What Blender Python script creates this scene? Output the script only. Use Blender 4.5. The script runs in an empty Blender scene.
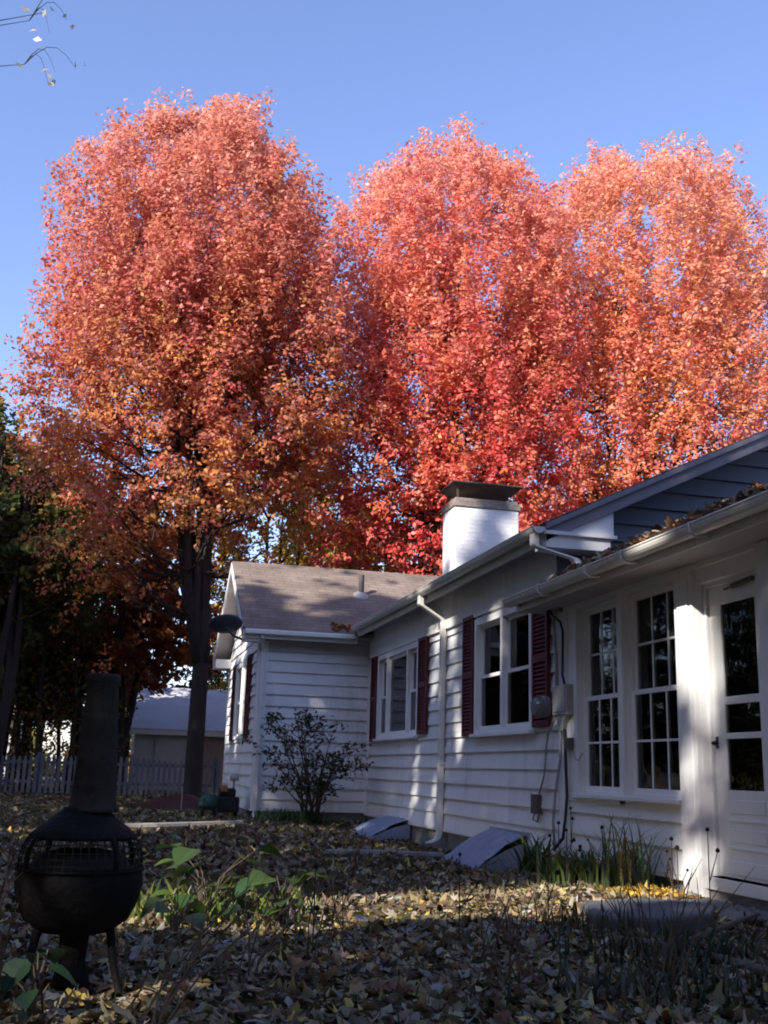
import bpy, math, random
import numpy as np
from mathutils import Vector

RNG = np.random.default_rng(11)
random.seed(4)
SC = bpy.context.scene
COL = SC.collection
SUN_TO = np.array([-0.673, -0.538, 0.505]); SUN_TO /= np.linalg.norm(SUN_TO)   # direction to the sun

# ------------------------------------------------------------------ materials
def nodes_of(m):
    m.use_nodes = True
    nt = m.node_tree
    return nt, nt.nodes, nt.links, nt.nodes['Principled BSDF']

def mat(name, col, rough=0.6, var=0.12, scale=6.0, bump=0.0, bscale=40.0, spec=0.4, metal=0.0, stain=None, stretch=None, stain_lo=0.5):
    """Principled with two octaves of colour variation and optional bump / second stain colour."""
    m = bpy.data.materials.new(name)
    nt, N, L, P = nodes_of(m)
    tc = N.new('ShaderNodeTexCoord'); mp = N.new('ShaderNodeMapping')
    L.new(tc.outputs['Object'], mp.inputs['Vector'])
    if stretch: mp.inputs['Scale'].default_value = stretch
    nz = N.new('ShaderNodeTexNoise'); nz.inputs['Scale'].default_value = scale
    nz.inputs['Detail'].default_value = 6; nz.inputs['Roughness'].default_value = 0.65
    L.new(mp.outputs['Vector'], nz.inputs['Vector'])
    rp = N.new('ShaderNodeValToRGB')
    rp.color_ramp.elements[0].position = 0.28; rp.color_ramp.elements[1].position = 0.72
    lo = [max(0, c * (1 - var)) for c in col]; hi = [min(1, c * (1 + var)) for c in col]
    rp.color_ramp.elements[0].color = (*lo, 1); rp.color_ramp.elements[1].color = (*hi, 1)
    L.new(nz.outputs['Fac'], rp.inputs['Fac'])
    out = rp.outputs['Color']
    if stain:
        n2 = N.new('ShaderNodeTexNoise'); n2.inputs['Scale'].default_value = scale * 0.45
        n2.inputs['Detail'].default_value = 8; n2.inputs['Roughness'].default_value = 0.7
        L.new(mp.outputs['Vector'], n2.inputs['Vector'])
        r2 = N.new('ShaderNodeValToRGB')
        r2.color_ramp.elements[0].position = stain_lo; r2.color_ramp.elements[1].position = stain_lo + 0.22
        L.new(n2.outputs['Fac'], r2.inputs['Fac'])
        mx = N.new('ShaderNodeMix'); mx.data_type = 'RGBA'
        L.new(r2.outputs['Color'], mx.inputs[0]); L.new(out, mx.inputs[6]); mx.inputs[7].default_value = (*stain, 1)
        out = mx.outputs[2]
    L.new(out, P.inputs['Base Color'])
    P.inputs['Roughness'].default_value = rough
    P.inputs['Specular IOR Level'].default_value = spec
    P.inputs['Metallic'].default_value = metal
    if bump:
        nb = N.new('ShaderNodeTexNoise'); nb.inputs['Scale'].default_value = bscale; nb.inputs['Detail'].default_value = 5
        L.new(mp.outputs['Vector'], nb.inputs['Vector'])
        b = N.new('ShaderNodeBump'); b.inputs['Strength'].default_value = bump; b.inputs['Distance'].default_value = 0.02
        L.new(nb.outputs['Fac'], b.inputs['Height']); L.new(b.outputs['Normal'], P.inputs['Normal'])
    return m

def leaf_mat(name, rough=0.5, trans=0.35, spec=0.4):
    m = bpy.data.materials.new(name)
    nt, N, L, P = nodes_of(m)
    at = N.new('ShaderNodeAttribute'); at.attribute_name = 'tint'
    L.new(at.outputs['Color'], P.inputs['Base Color'])
    P.inputs['Roughness'].default_value = rough; P.inputs['Specular IOR Level'].default_value = spec
    tr = N.new('ShaderNodeBsdfTranslucent'); L.new(at.outputs['Color'], tr.inputs['Color'])
    mx = N.new('ShaderNodeMixShader'); mx.inputs[0].default_value = trans
    L.new(P.outputs[0], mx.inputs[1]); L.new(tr.outputs[0], mx.inputs[2])
    L.new(mx.outputs[0], N['Material Output'].inputs['Surface'])
    return m

def glass_mat(name, tint=(0.55, 0.56, 0.58)):
    m = bpy.data.materials.new(name)
    nt, N, L, P = nodes_of(m)
    N.remove(P)
    tr = N.new('ShaderNodeBsdfTransparent'); tr.inputs['Color'].default_value = (*tint, 1)
    gl = N.new('ShaderNodeBsdfGlossy'); gl.inputs['Roughness'].default_value = 0.02
    gl.inputs['Color'].default_value = (0.9, 0.9, 0.92, 1)
    nz = N.new('ShaderNodeTexNoise'); nz.inputs['Scale'].default_value = 2.2
    bp = N.new('ShaderNodeBump'); bp.inputs['Strength'].default_value = 0.04; bp.inputs['Distance'].default_value = 0.05
    L.new(nz.outputs['Fac'], bp.inputs['Height']); L.new(bp.outputs['Normal'], gl.inputs['Normal'])
    fr = N.new('ShaderNodeFresnel'); fr.inputs['IOR'].default_value = 1.42
    mx = N.new('ShaderNodeMixShader')
    L.new(fr.outputs[0], mx.inputs[0]); L.new(tr.outputs[0], mx.inputs[1]); L.new(gl.outputs[0], mx.inputs[2])
    L.new(mx.outputs[0], N['Material Output'].inputs['Surface'])
    return m

def shingle_mat(name, c1, c2, mortar, axis):
    m = bpy.data.materials.new(name)
    nt, N, L, P = nodes_of(m)
    tc = N.new('ShaderNodeTexCoord'); mp = N.new('ShaderNodeMapping')
    L.new(tc.outputs['Object'], mp.inputs['Vector'])
    if axis == 'Y':      # courses run along Y: rotate so the brick rows follow it
        mp.inputs['Rotation'].default_value = (0, 0, math.radians(90))
    br = N.new('ShaderNodeTexBrick'); br.inputs['Scale'].default_value = 1.0
    br.inputs['Brick Width'].default_value = 0.32; br.inputs['Row Height'].default_value = 0.125
    br.inputs['Mortar Size'].default_value = 0.008
    br.inputs['Color1'].default_value = (*c1, 1); br.inputs['Color2'].default_value = (*c2, 1); br.inputs['Mortar'].default_value = (*mortar, 1)
    L.new(mp.outputs['Vector'], br.inputs['Vector'])
    nz = N.new('ShaderNodeTexNoise'); nz.inputs['Scale'].default_value = 1.3; nz.inputs['Detail'].default_value = 8; nz.inputs['Roughness'].default_value = 0.7
    L.new(tc.outputs['Object'], nz.inputs['Vector'])
    mx = N.new('ShaderNodeMix'); mx.data_type = 'RGBA'; mx.blend_type = 'MULTIPLY'; mx.inputs[0].default_value = 0.8
    rp = N.new('ShaderNodeValToRGB'); rp.color_ramp.elements[0].color = (.55, .5, .5, 1); rp.color_ramp.elements[1].color = (1.25, 1.2, 1.2, 1)
    rp.color_ramp.elements[0].position = .3; rp.color_ramp.elements[1].position = .7
    L.new(nz.outputs['Fac'], rp.inputs['Fac']); L.new(br.outputs['Color'], mx.inputs[6]); L.new(rp.outputs['Color'], mx.inputs[7])
    L.new(mx.outputs[2], P.inputs['Base Color']); P.inputs['Roughness'].default_value = 0.9
    bp = N.new('ShaderNodeBump'); bp.inputs['Strength'].default_value = 0.6; bp.inputs['Distance'].default_value = 0.02
    L.new(br.outputs['Fac'], bp.inputs['Height']); bp.invert = True; L.new(bp.outputs['Normal'], P.inputs['Normal'])
    return m

M = dict(
    siding=mat('white_siding_paint', (.74, .74, .75), .55, .05, 2.2, .10, 90, stain=(.52, .51, .49), stretch=(1.6, 1.6, .45), stain_lo=.52),
    gable=mat('shade_darkened_gable_paint', (.17, .19, .22), .6, .05, 1.6, .08, 90, stretch=(1, 1, 3)),  # siding colour darkened to paint in the deep shade on the gable
    rake=mat('shade_darkened_rake_paint', (.22, .205, .235), .55, .1, 3, .05, 60, stain=(.16, .15, .17), stain_lo=.55),  # shade along the rake is put into this darker grey
    trim=mat('white_trim_paint', (.78, .78, .78), .45, .04, 3, .04, 60, stain=(.62, .60, .57), stain_lo=.6),
    gutter=mat('aged_white_gutter', (.72, .70, .66), .4, .08, 3, .03, 30, stain=(.42, .38, .33), stain_lo=.58),
    soffit=mat('soffit_paint', (.50, .46, .45), .6, .08, 2, .05, 50, stain=(.34, .29, .27), stain_lo=.52),
    concrete=mat('foundation_concrete', (.22, .215, .205), .9, .2, 3, .4, 30, stain=(.12, .12, .11)),
    shutter=mat('dark_red_shutter_paint', (.115, .012, .022), .5, .12, 8, .05, 60),
    roof_w=shingle_mat('brown_shingles', (.235, .19, .152), (.20, .16, .128), (.15, .118, .096), 'X'),
    roof_m=shingle_mat('brown_shingles_long', (.19, .16, .16), (.14, .115, .12), (.07, .06, .06), 'Y'),
    chim=mat('whitewashed_chimney', (.80, .79, .79), .8, .04, 5, .35, 26, stain=(.62, .60, .60), stain_lo=.62),
    cap=mat('chimney_crown_mortar', (.25, .21, .18), .85, .3, 9, .4, 40, stain=(.12, .10, .09)),
    rust=mat('brown_sheet_metal', (.11, .075, .06), .5, .3, 10, .1, 30, metal=.5),
    galv=mat('dull_galvanised_pipe', (.10, .09, .085), .7, .15, 8, 0, metal=.2),
    flash=mat('dull_flashing', (.30, .28, .28), .5, .1, 8),
    greybox=mat('grey_meter_enclosure', (.36, .35, .34), .5, .12, 12, .05, 40, stain=(.24, .2, .17), stain_lo=.6),
    dial=mat('meter_glass_dial', (.17, .175, .18), .2, .3, 30, spec=.7),
    cable_d=mat('black_cable', (.025, .025, .03), .5, .2, 20),
    cable_g=mat('grey_cable', (.33, .33, .36), .55, .1, 20),
    phone=mat('brown_junction_box', (.10, .085, .08), .6, .2, 12),
    dark=mat('dark_metal', (.05, .05, .055), .45, .3, 15, metal=.4),
    dish=mat('dark_dish_paint', (.07, .08, .11), .5, .15, 10),
    room=mat('porch_room_plaster', (.22, .13, .09), .8, .2, 2),
    roomfl=mat('room_floor_boards', (.14, .08, .05), .5, .25, 3, stretch=(1, 6, 1)),
    curtain=mat('brown_curtain_cloth', (.30, .15, .075), .9, .25, 3, .3, 14, stretch=(8, 8, .6)),
    glass=glass_mat('window_glass'),
    screen=glass_mat('door_glass', (.42, .40, .40)),
    bark=mat('grey_brown_bark', (.04, .03, .026), .9, .4, 7, .8, 18, stretch=(1, 1, .25), stain=(.07, .06, .055)),
    bark_d=mat('dark_pine_bark', (.03, .024, .02), .95, .4, 7, .6, 18, stretch=(1, 1, .25)),
    twig=mat('dry_twig', (.085, .06, .045), .85, .3, 20),
    leaf=leaf_mat('autumn_leaf', .42, .44, .32),
    needle=leaf_mat('evergreen_spray', .6, .15, .3),
    litter=leaf_mat('fallen_leaf', .75, .12, .3),
    green=leaf_mat('green_blade', .45, .3, .4),
    stone=mat('slate_slab', (.13, .135, .15), .75, .25, 5, .4, 25, stain=(.07, .075, .07)),
    timber=mat('weathered_timber', (.30, .28, .26), .85, .25, 4, .5, 20, stretch=(1, 1, 5), stain=(.17, .15, .13)),
    log=mat('grey_log_bark', (.14, .12, .10), .9, .35, 9, .8, 25),
    plastic=mat('hazy_blue_plastic', (.26, .30, .44), .3, .15, 4, .2, 9, spec=.5, stain=(.30, .33, .45), stain_lo=.55),
    clay_s=mat('chiminea_grey_clay', (.042, .036, .031), .95, .3, 5, .6, 24, spec=.15, stain=(.014, .011, .010)),
    iron=mat('black_cast_iron', (.006, .0055, .006), .72, .4, 9, .5, 35, spec=.15, stain=(.016, .010, .007), stain_lo=.52),
    mesh=mat('rusty_fire_mesh', (.013, .012, .008), .7, .5, 40, .5, 60),
    fence=mat('weathered_picket_wood', (.11, .115, .135), .75, .2, 4, .1, 40, stain=(.22, .22, .22)),
    gar_w=mat('garage_tan_wall', (.34, .25, .24), .8, .12, 3, .1, 20),
    gar_p=mat('garage_pale_wall', (.46, .47, .5), .8, .15, 2, .1, 20),
    gar_r=mat('garage_pale_roof', (.48, .48, .53), .7, .12, 2, .2, 15, stain=(.46, .45, .47), stain_lo=.52),
    red=mat('dark_red_tarp', (.045, .008, .010), .55, .3, 5, .3, 8),
    mgreen=mat('green_plastic_hood', (.008, .05, .036), .4, .2, 8),
    yellow=mat('yellow_plastic', (.32, .15, .03), .5, .2, 12),
    rubber=mat('black_rubber', (.018, .018, .02), .8, .3, 12),
    farwall=mat('far_house_wall', (.5, .5, .52), .7, .06, 1),
    seed=mat('dark_seedhead', (.018, .013, .012), .95, .4, 40, .5, 60),
)
def brick_relief(m):
    nt = m.node_tree; N, L, P = nt.nodes, nt.links, nt.nodes['Principled BSDF']
    tc = N.new('ShaderNodeTexCoord'); sp = N.new('ShaderNodeSeparateXYZ'); ad = N.new('ShaderNodeMath'); cb_ = N.new('ShaderNodeCombineXYZ')
    L.new(tc.outputs['Object'], sp.inputs[0]); L.new(sp.outputs[0], ad.inputs[0]); L.new(sp.outputs[1], ad.inputs[1]); L.new(ad.outputs[0], cb_.inputs[0]); L.new(sp.outputs[2], cb_.inputs[1])
    br = N.new('ShaderNodeTexBrick'); br.inputs['Scale'].default_value = 1; br.inputs['Brick Width'].default_value = .21; br.inputs['Row Height'].default_value = .072; br.inputs['Mortar Size'].default_value = .008
    L.new(cb_.outputs[0], br.inputs['Vector']); b = N.new('ShaderNodeBump'); b.invert = True; b.inputs['Strength'].default_value = .8; b.inputs['Distance'].default_value = .012
    L.new(br.outputs['Fac'], b.inputs['Height'])
    old = P.inputs['Normal'].links[0].from_socket; L.new(old, b.inputs['Normal']); L.new(b.outputs['Normal'], P.inputs['Normal'])
brick_relief(M['chim'])
# ground: soil, moss and thin grass broken up by several noises
def ground_mat():
    m = bpy.data.materials.new('leafy_lawn_soil')
    nt, N, L, P = nodes_of(m)
    tc = N.new('ShaderNodeTexCoord')
    def nz(s, d=8, r=.7):
        n = N.new('ShaderNodeTexNoise'); n.inputs['Scale'].default_value = s; n.inputs['Detail'].default_value = d; n.inputs['Roughness'].default_value = r
        L.new(tc.outputs['Object'], n.inputs['Vector']); return n.outputs['Fac']
    def ramp(f, a, b, p0, p1):
        r = N.new('ShaderNodeValToRGB'); r.color_ramp.elements[0].color = (*a, 1); r.color_ramp.elements[1].color = (*b, 1)
        r.color_ramp.elements[0].position = p0; r.color_ramp.elements[1].position = p1
        L.new(f, r.inputs['Fac']); return r.outputs['Color']
    a = ramp(nz(9), (.035, .026, .018), (.12, .085, .05), .35, .7)
    b = ramp(nz(14), (.03, .045, .015), (.085, .10, .03), .35, .7)
    mx = N.new('ShaderNodeMix'); mx.data_type = 'RGBA'
    f = ramp(nz(.55), (0, 0, 0), (1, 1, 1), .45, .62)
    L.new(f, mx.inputs[0]); L.new(a, mx.inputs[6]); L.new(b, mx.inputs[7])
    L.new(mx.outputs[2], P.inputs['Base Color']); P.inputs['Roughness'].default_value = .95
    bp = N.new('ShaderNodeBump'); bp.inputs['Strength'].default_value = .9; bp.inputs['Distance'].default_value = .04
    L.new(nz(35), bp.inputs['Height']); L.new(bp.outputs['Normal'], P.inputs['Normal'])
    return m
M['ground'] = ground_mat()

# ------------------------------------------------------------------ object helpers
WL = {}
def put(o, parent):
    COL.objects.link(o)
    if parent is not None: o.parent = parent
def root(name, loc, label, cat, group=None, kind=None):
    o = bpy.data.objects.new(name, None); o.location = loc; put(o, None)
    o.empty_display_size = .2
    WL[o.name] = Vector(loc); tag(o, label, cat, group, kind); return o
def tag(o, label=None, cat=None, group=None, kind=None):
    if label: o['label'] = label
    if cat: o['category'] = cat
    if group: o['group'] = group
    if kind: o['kind'] = kind
    return o
def base_of(parent): return WL[parent.name] if parent is not None else Vector((0, 0, 0))

class MB:
    def __init__(s): s.v = []; s.f = []
    def add(s, vs, fs):
        n = len(s.v); s.v += [tuple(map(float, v)) for v in vs]; s.f += [tuple(i + n for i in f) for f in fs]; return s
    def box(s, x0, x1, y0, y1, z0, z1):
        v = [(x, y, z) for z in (z0, z1) for y in (y0, y1) for x in (x0, x1)]
        return s.add(v, [(0, 2, 3, 1), (4, 5, 7, 6), (0, 1, 5, 4), (2, 6, 7, 3), (0, 4, 6, 2), (1, 3, 7, 5)])
    def prism(s, poly, axis, a, b):
        """extrude a closed outline: axis 'Y' -> poly is (x,z); 'X' -> (y,z); 'Z' -> (x,y)"""
        n = len(poly)
        def P(p, t): return (p[0], t, p[1]) if axis == 'Y' else (t, p[0], p[1]) if axis == 'X' else (p[0], p[1], t)
        v = [P(p, a) for p in poly] + [P(p, b) for p in poly]
        return s.add(v, [tuple(range(n)), tuple(range(2 * n - 1, n - 1, -1))] + [(i, i + n, (i + 1) % n + n, (i + 1) % n) for i in range(n)])
    def tube(s, pts, rad, n=8, cap=True):
        pts = [Vector(p) for p in pts]
        rad = [rad] * len(pts) if not hasattr(rad, '__len__') else rad
        vs = []; prev = None
        for i, p in enumerate(pts):
            d = (pts[min(i + 1, len(pts) - 1)] - pts[max(i - 1, 0)])
            d = d.normalized() if d.length > 1e-9 else Vector((0, 0, 1))
            a = prev - d * prev.dot(d) if prev is not None else d.orthogonal()
            a = a.normalized() if a.length > 1e-6 else d.orthogonal().normalized()
            prev = a; b = d.cross(a)
            for k in range(n):
                t = 2 * math.pi * k / n; vs.append(p + (a * math.cos(t) + b * math.sin(t)) * rad[i])
        fs = [(i * n + k, i * n + (k + 1) % n, (i + 1) * n + (k + 1) % n, (i + 1) * n + k) for i in range(len(pts) - 1) for k in range(n)]
        if cap: fs += [tuple(range(n - 1, -1, -1)), tuple(range((len(pts) - 1) * n, len(pts) * n))]
        return s.add(vs, fs)
    def lathe(s, prof, c, n=32, squash=1.0):
        vs = []; m = len(prof)
        for r, z in prof:
            for k in range(n):
                t = 2 * math.pi * k / n; vs.append((c[0] + r * math.cos(t), c[1] + r * math.sin(t) * squash, c[2] + z))
        fs = [(i * n + k, i * n + (k + 1) % n, (i + 1) * n + (k + 1) % n, (i + 1) * n + k) for i in range(m - 1) for k in range(n)]
        return s.add(vs, fs + [tuple(range(n - 1, -1, -1)), tuple(range((m - 1) * n, m * n))])
    def build(s, name, m, parent=None, smooth=False, bevel=0.0):
        off = base_of(parent)
        me = bpy.data.meshes.new(name)
        me.from_pydata([(x - off.x, y - off.y, z - off.z) for x, y, z in s.v], [], s.f)
        me.materials.append(m)
        if smooth: me.polygons.foreach_set('use_smooth', [True] * len(me.polygons))
        me.update()
        o = bpy.data.objects.new(name, me); put(o, parent); WL[o.name] = off
        if bevel:
            b = o.modifiers.new('edge_round', 'BEVEL'); b.width = bevel; b.segments = 2; b.limit_method = 'ANGLE'
        return o

def np_mesh(name, V, nper, m, parent, tint=None, faces_local=None, smooth=False):
    """V: (N, nper, 3) polygons; faces_local: list of local index tuples of one length (else one n-gon each)."""
    off = np.array(base_of(parent))
    N = V.shape[0]; V = (V - off).reshape(-1, 3)
    fl = np.array(faces_local if faces_local is not None else [list(range(nper))])
    k, w = fl.shape
    idx = (np.arange(N)[:, None, None] * nper + fl[None]).reshape(-1)
    me = bpy.data.meshes.new(name)
    me.vertices.add(len(V)); me.vertices.foreach_set('co', V.astype(np.float32).ravel())
    me.loops.add(len(idx)); me.loops.foreach_set('vertex_index', idx.astype(np.int32))
    me.polygons.add(N * k); me.polygons.foreach_set('loop_start', (np.arange(N * k) * w).astype(np.int32))
    if tint is not None:
        a = me.attributes.new('tint', 'FLOAT_COLOR', 'POINT')
        c = np.ones((N, nper, 4), np.float32); c[:, :, :3] = tint[:, None, :] if tint.ndim == 2 else tint
        a.data.foreach_set('color', c.ravel())
    me.materials.append(m); me.update(calc_edges=True)
    if smooth: me.polygons.foreach_set('use_smooth', np.ones(N * k, bool))
    o = bpy.data.objects.new(name, me); put(o, parent); WL[o.name] = Vector(off)
    return o

def frames(nrm, rng):
    nrm = nrm / (np.linalg.norm(nrm, axis=1, keepdims=True) + 1e-9)
    r = rng.normal(size=nrm.shape); a = np.cross(nrm, r); a /= np.linalg.norm(a, axis=1, keepdims=True) + 1e-9
    return nrm, a, np.cross(nrm, a)
def leaf_quads(c, nrm, size, rng, aspect=.62):
    n, a, b = frames(nrm, rng)
    s = size[:, None]
    fold = n * s * .12
    return np.stack([c - a * s * .55, c + b * s * aspect * .5 + fold - a * s * .05, c + a * s * .5, c - b * s * aspect * .5 + fold - a * s * .05], 1)
def palette(cols, w, n, rng, jit=.18):
    cols = np.array(cols); i = rng.choice(len(cols), n, p=np.array(w) / sum(w))
    c = cols[i] * (1 + rng.normal(size=(n, 1)) * jit) * (1 + rng.normal(size=(n, 3)) * .06)
    return np.clip(c, .004, .9)

# ------------------------------------------------------------------ ground
g = MB()
xs = [-400, -120, -40, -14, -6, -2, 1] + [2 + .25 * k for k in range(13)] + [6, 14, 40, 120, 400]; ys = [-120, -40, -12, -4, 0, 4, 8] + [9 + .5 * k for k in range(21)] + [26, 40, 70, 140, 500]
def smooth(a, b, v): t = np.clip((np.asarray(v, float) - a) / (b - a), 0, 1); return t * t * (3 - 2 * t)
def gz(x, y): return -.14 * smooth(2.6, 4.2, x) * smooth(9.2, 11, y) * (1 - smooth(16.5, 18.6, y))      # the bed along the wall lies a little lower
g.add([(x, y, float(gz(x, y))) for y in ys for x in xs], [(j * len(xs) + i, j * len(xs) + i + 1, (j + 1) * len(xs) + i + 1, (j + 1) * len(xs) + i) for j in range(len(ys) - 1) for i in range(len(xs) - 1)])
tag(g.build('ground', M['ground']), kind='structure')

# ------------------------------------------------------------------ house
W = 4.5
house = root('house', (W, 13.0, 0), 'white clapboard house with dark red shutters, brown shingle roofs and a side porch', 'house')

def lap_wall(mb, axis, plane, out, u0, u1, z0, z1, openings=(), e=.2, t=.032, top=None):
    """lapped boards. axis: the coordinate that runs along the wall; out: +-1 outward side; openings (u0,u1,za,zb); top(z)->(ulo,uhi) clip for gables"""
    k = 0
    def P(u, off, z): return (plane + out * off, u, z) if axis == 'Y' else (u, plane + out * off, z)
    flip = (axis == 'Y') == (out > 0)
    def quad(a, b, c, d): mb.add([a, b, c, d] if flip else [d, c, b, a], [(0, 1, 2, 3)])
    while z0 + k * e < z1 - 1e-6:
        za, zb = z0 + k * e, min(z0 + (k + 1) * e, z1)
        cuts = sorted({za, zb, *[c for o in openings for c in o[2:] if za < c < zb]})
        for c0, c1 in zip(cuts, cuts[1:]):
            mid = (c0 + c1) / 2
            segs = [(u0, u1)] if top is None else [top(mid)]
            for o in openings:
                if o[2] < mid < o[3]:
                    segs = [q for a, b in segs for q in ((a, min(b, o[0])), (max(a, o[1]), b)) if q[1] - q[0] > 1e-4]
            f0 = t * (1 - (c0 - za) / e) + .004; f1 = t * (1 - (c1 - za) / e) + .004
            boards = []
            for a, b in segs:
                if b <= a: continue
                x_ = a
                while x_ < b:
                    e2 = x_ + random.uniform(2.2, 3.8)
                    if b - e2 < .5: e2 = b
                    boards.append((x_ + (.003 if x_ > a else 0), e2)); x_ = e2
            F0, F1 = f0, f1
            for a, b in boards:
                dj = random.uniform(-.003, .003); f0, f1 = F0 + dj, F1 + max(dj, -.002)
                quad(P(a, f0, c0), P(b, f0, c0), P(b, f1, c1), P(a, f1, c1))
                if c0 == za:
                    quad(P(a, .0, c0), P(b, .0, c0), P(b, f0, c0), P(a, f0, c0))
                # ends
                quad(P(a, 0, c0), P(a, f0, c0), P(a, f1, c1), P(a, 0, c1)); quad(P(b, f0, c0), P(b, 0, c0), P(b, 0, c1), P(b, f1, c1))
        k += 1

FZ = .16                      # top of the foundation
YG, YC = 10.36, 19.2          # gable / porch line, inner corner with the wing
w_near = (11.17, 13.15, 1.38, 2.83)     # double window
w_far = (15.80, 18.42, 1.43, 2.85)      # triple window
mw = MB(); lap_wall(mw, 'Y', W, -1, YG + .12, YC, FZ, 3.06, (w_near, w_far)); mw.build('wall', M['siding'], house)
# backing behind the boards so that no daylight leaks (with the window holes)
def backing(x0, x1, u0, u1, z0, z1, ops, name='wall_backing'):
    b = MB(); us = sorted({u0, u1, *[c for o in ops for c in o[:2]]}); zs = sorted({z0, z1, *[c for o in ops for c in o[2:]]})
    for a, c in zip(us, us[1:]):
        for p, q in zip(zs, zs[1:]):
            if any(o[0] <= (a + c) / 2 <= o[1] and o[2] <= (p + q) / 2 <= o[3] for o in ops): continue
            b.box(x0, x1, a, c, p, q)
    return b
backing(W + .002, W + .14, YG, YC, FZ, 3.45, (w_near, w_far)).build('wall_core', M['soffit'], house)
# porch part of the long wall
p1 = (9.14, 10.05, .74, 2.56); p2 = (8.04, 9.04, .74, 2.56); dr = (6.83, 7.742, .19, 2.44)
pw = MB(); lap_wall(pw, 'Y', W, -1, 8.03, YG - .12, FZ, .66, (), e=.2); lap_wall(pw, 'Y', W, -1, 3.6, 6.655, FZ, 2.56, (), e=.2)
pw.build('wall', M['siding'], house)
core = backing(W + .002, W + .14, 3.6, YG, FZ, 2.62, (p1, p2, dr)); core.build('wall_core', M['trim'], house)
# smooth boards round the porch windows
fb = MB()
fb.box(W - .028, W + .002, 10.05, YG - .12, .66, 2.56); fb.box(W - .028, W + .002, 9.04, 9.14, .66, 2.56)
fb.box(W - .030, W + .002, 6.66, YG - .115, 2.56, 2.72)
fb.box(W - .028, W + .002, 8.03, 10.05, .66, .74); fb.build('porch_casing', M['trim'], house, bevel=.004)
ss = MB().box(W - .085, W + .10, 8.03, 10.10, .700, .738).build('porch_sill', M['trim'], house, bevel=.006)
for q in ((W - .045, W, YG - .12, YG + .12, FZ, 2.72), (W - .044, W, YC - .12, YC - .002, FZ, 3.06), (2.42, 2.60, YC - .045, YC + .12, FZ, 3.1), (2.43, 2.465, 24.1, 24.2, FZ, 3.1)):
    MB().box(*q).build('corner_board', M['trim'], house, bevel=.004)
# frieze boards under the eaves
MB().box(W - .048, W + .001, YG + .12, YC, 2.86, 3.34).build('frieze_board', M['siding'], house, bevel=.004); MB().box(2.6, 4.47, YC - .048, YC, 2.92, 3.30).build('frieze_board', M['soffit'], house, bevel=.004)
MB().box(W - .066, W - .048, YG + .12, YC, 2.86, 2.90).build('frieze_moulding', M['trim'], house)
# wing
ww = MB(); lap_wall(ww, 'X', YC, -1, 2.47, W, FZ, 2.95); ww.build('wall', M['siding'], house)
def wtop(z):
    return (19.2, 24.2) if z <= 3.2 else (19.2 + (z - 3.2) / .62, 24.2 - (z - 3.2) / .62)
wwin = (20.62, 22.5, 1.42, 2.92)
wg = MB(); lap_wall(wg, 'Y', 2.47, -1, 19.2, 24.2, FZ, 4.7, (wwin,), top=wtop); wg.build('wall', M['siding'], house)
wc = MB(); wc.box(2.48, W, YC + .002, YC + .1, FZ, 3.3)
wc.prism([(19.31, FZ), (24.2, FZ), (24.2, 3.2), (21.7, 4.7), (19.31, 3.2)], 'X', 2.555, 2.60)
wc.box(2.48, 9, 24.12, 24.2, FZ, 3.3); wc.build('wall_core', M['soffit'], house)
fd = MB(); fd.box(W + .01, W + .3, 3.6, YC + .2, -.3, FZ - .002); fd.box(2.49, W + .2, YC + .02, YC + .3, -.3, FZ - .002); fd.box(2.49, 2.75, YC + .3, 24.2, -.3, FZ - .002)
fd.build('foundation', M['concrete'], house)
wt = MB(); wt.box(W - .05, W + .01, YG, YC, FZ - .035, FZ - .003); wt.box(W - .05, W + .01, 8.03, YG, FZ - .034, FZ - .004); wt.build('water_table', M['trim'], house)

# gable of the long block, seen above the porch roof
gs = .485
gz0 = 3.4
def gtop(z): return (W - .1 if z < gz0 + .16 else 4.15 + (z - gz0 + .06) / gs, 8.6)
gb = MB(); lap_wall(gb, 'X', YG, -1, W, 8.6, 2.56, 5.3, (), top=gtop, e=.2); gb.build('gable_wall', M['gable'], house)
gc = MB(); gc.prism([(W + .01, FZ), (12.6, FZ), (12.6, 3.4), (8.6, 5.42), (W + .01, 3.46)], 'Y', YG + .01, YG + .1); gc.build('wall_core', M['room'], house)

# roofs
def slab(mb, a, b, c, d, th):
    a, b, c, d = map(Vector, (a, b, c, d)); n = (b - a).cross(d - a).normalized()
    if n.z < 0: n = -n
    vs = [a, b, c, d] + [p - n * th for p in (a, b, c, d)]
    mb.add(vs, [(0, 1, 2, 3), (7, 6, 5, 4), (0, 4, 5, 1), (1, 5, 6, 2), (2, 6, 7, 3), (3, 7, 4, 0)])
rz = gz0 + gs * (8.6 - 4.15)
mr = MB(); slab(mr, (4.12, 10.0, gz0 + .02), (4.12, 21.7, gz0 + .02), (8.6, 21.7, rz + .03), (8.6, 10.0, rz + .03), .05)
slab(mr, (8.6, 10.0, rz + .03), (8.6, 21.7, rz + .03), (13.05, 21.7, gz0), (13.05, 10.0, gz0), .05)
roof_main = mr.build('roof', M['roof_m'], house)
ms = .592                    # wing roof pitch
wrz = 3.28 + ms * (21.7 - 18.85)
wr = MB(); slab(wr, (2.1, 18.82, 3.27), (9.5, 18.82, 3.27), (9.5, 21.7, wrz + .01), (2.1, 21.7, wrz + .01), .05)
slab(wr, (2.1, 21.7, wrz + .01), (9.5, 21.7, wrz + .01), (9.5, 24.58, 3.27), (2.1, 24.58, 3.27), .05)
roof_wing = wr.build('roof', M['roof_w'], house)
ps = .472
pr = MB(); slab(pr, (4.03, 3.6, 2.735), (4.03, 10.75, 2.735), (W + .02, 10.75, 2.735 + ps * .49), (W + .02, 3.6, 2.735 + ps * .49), .04)
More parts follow.
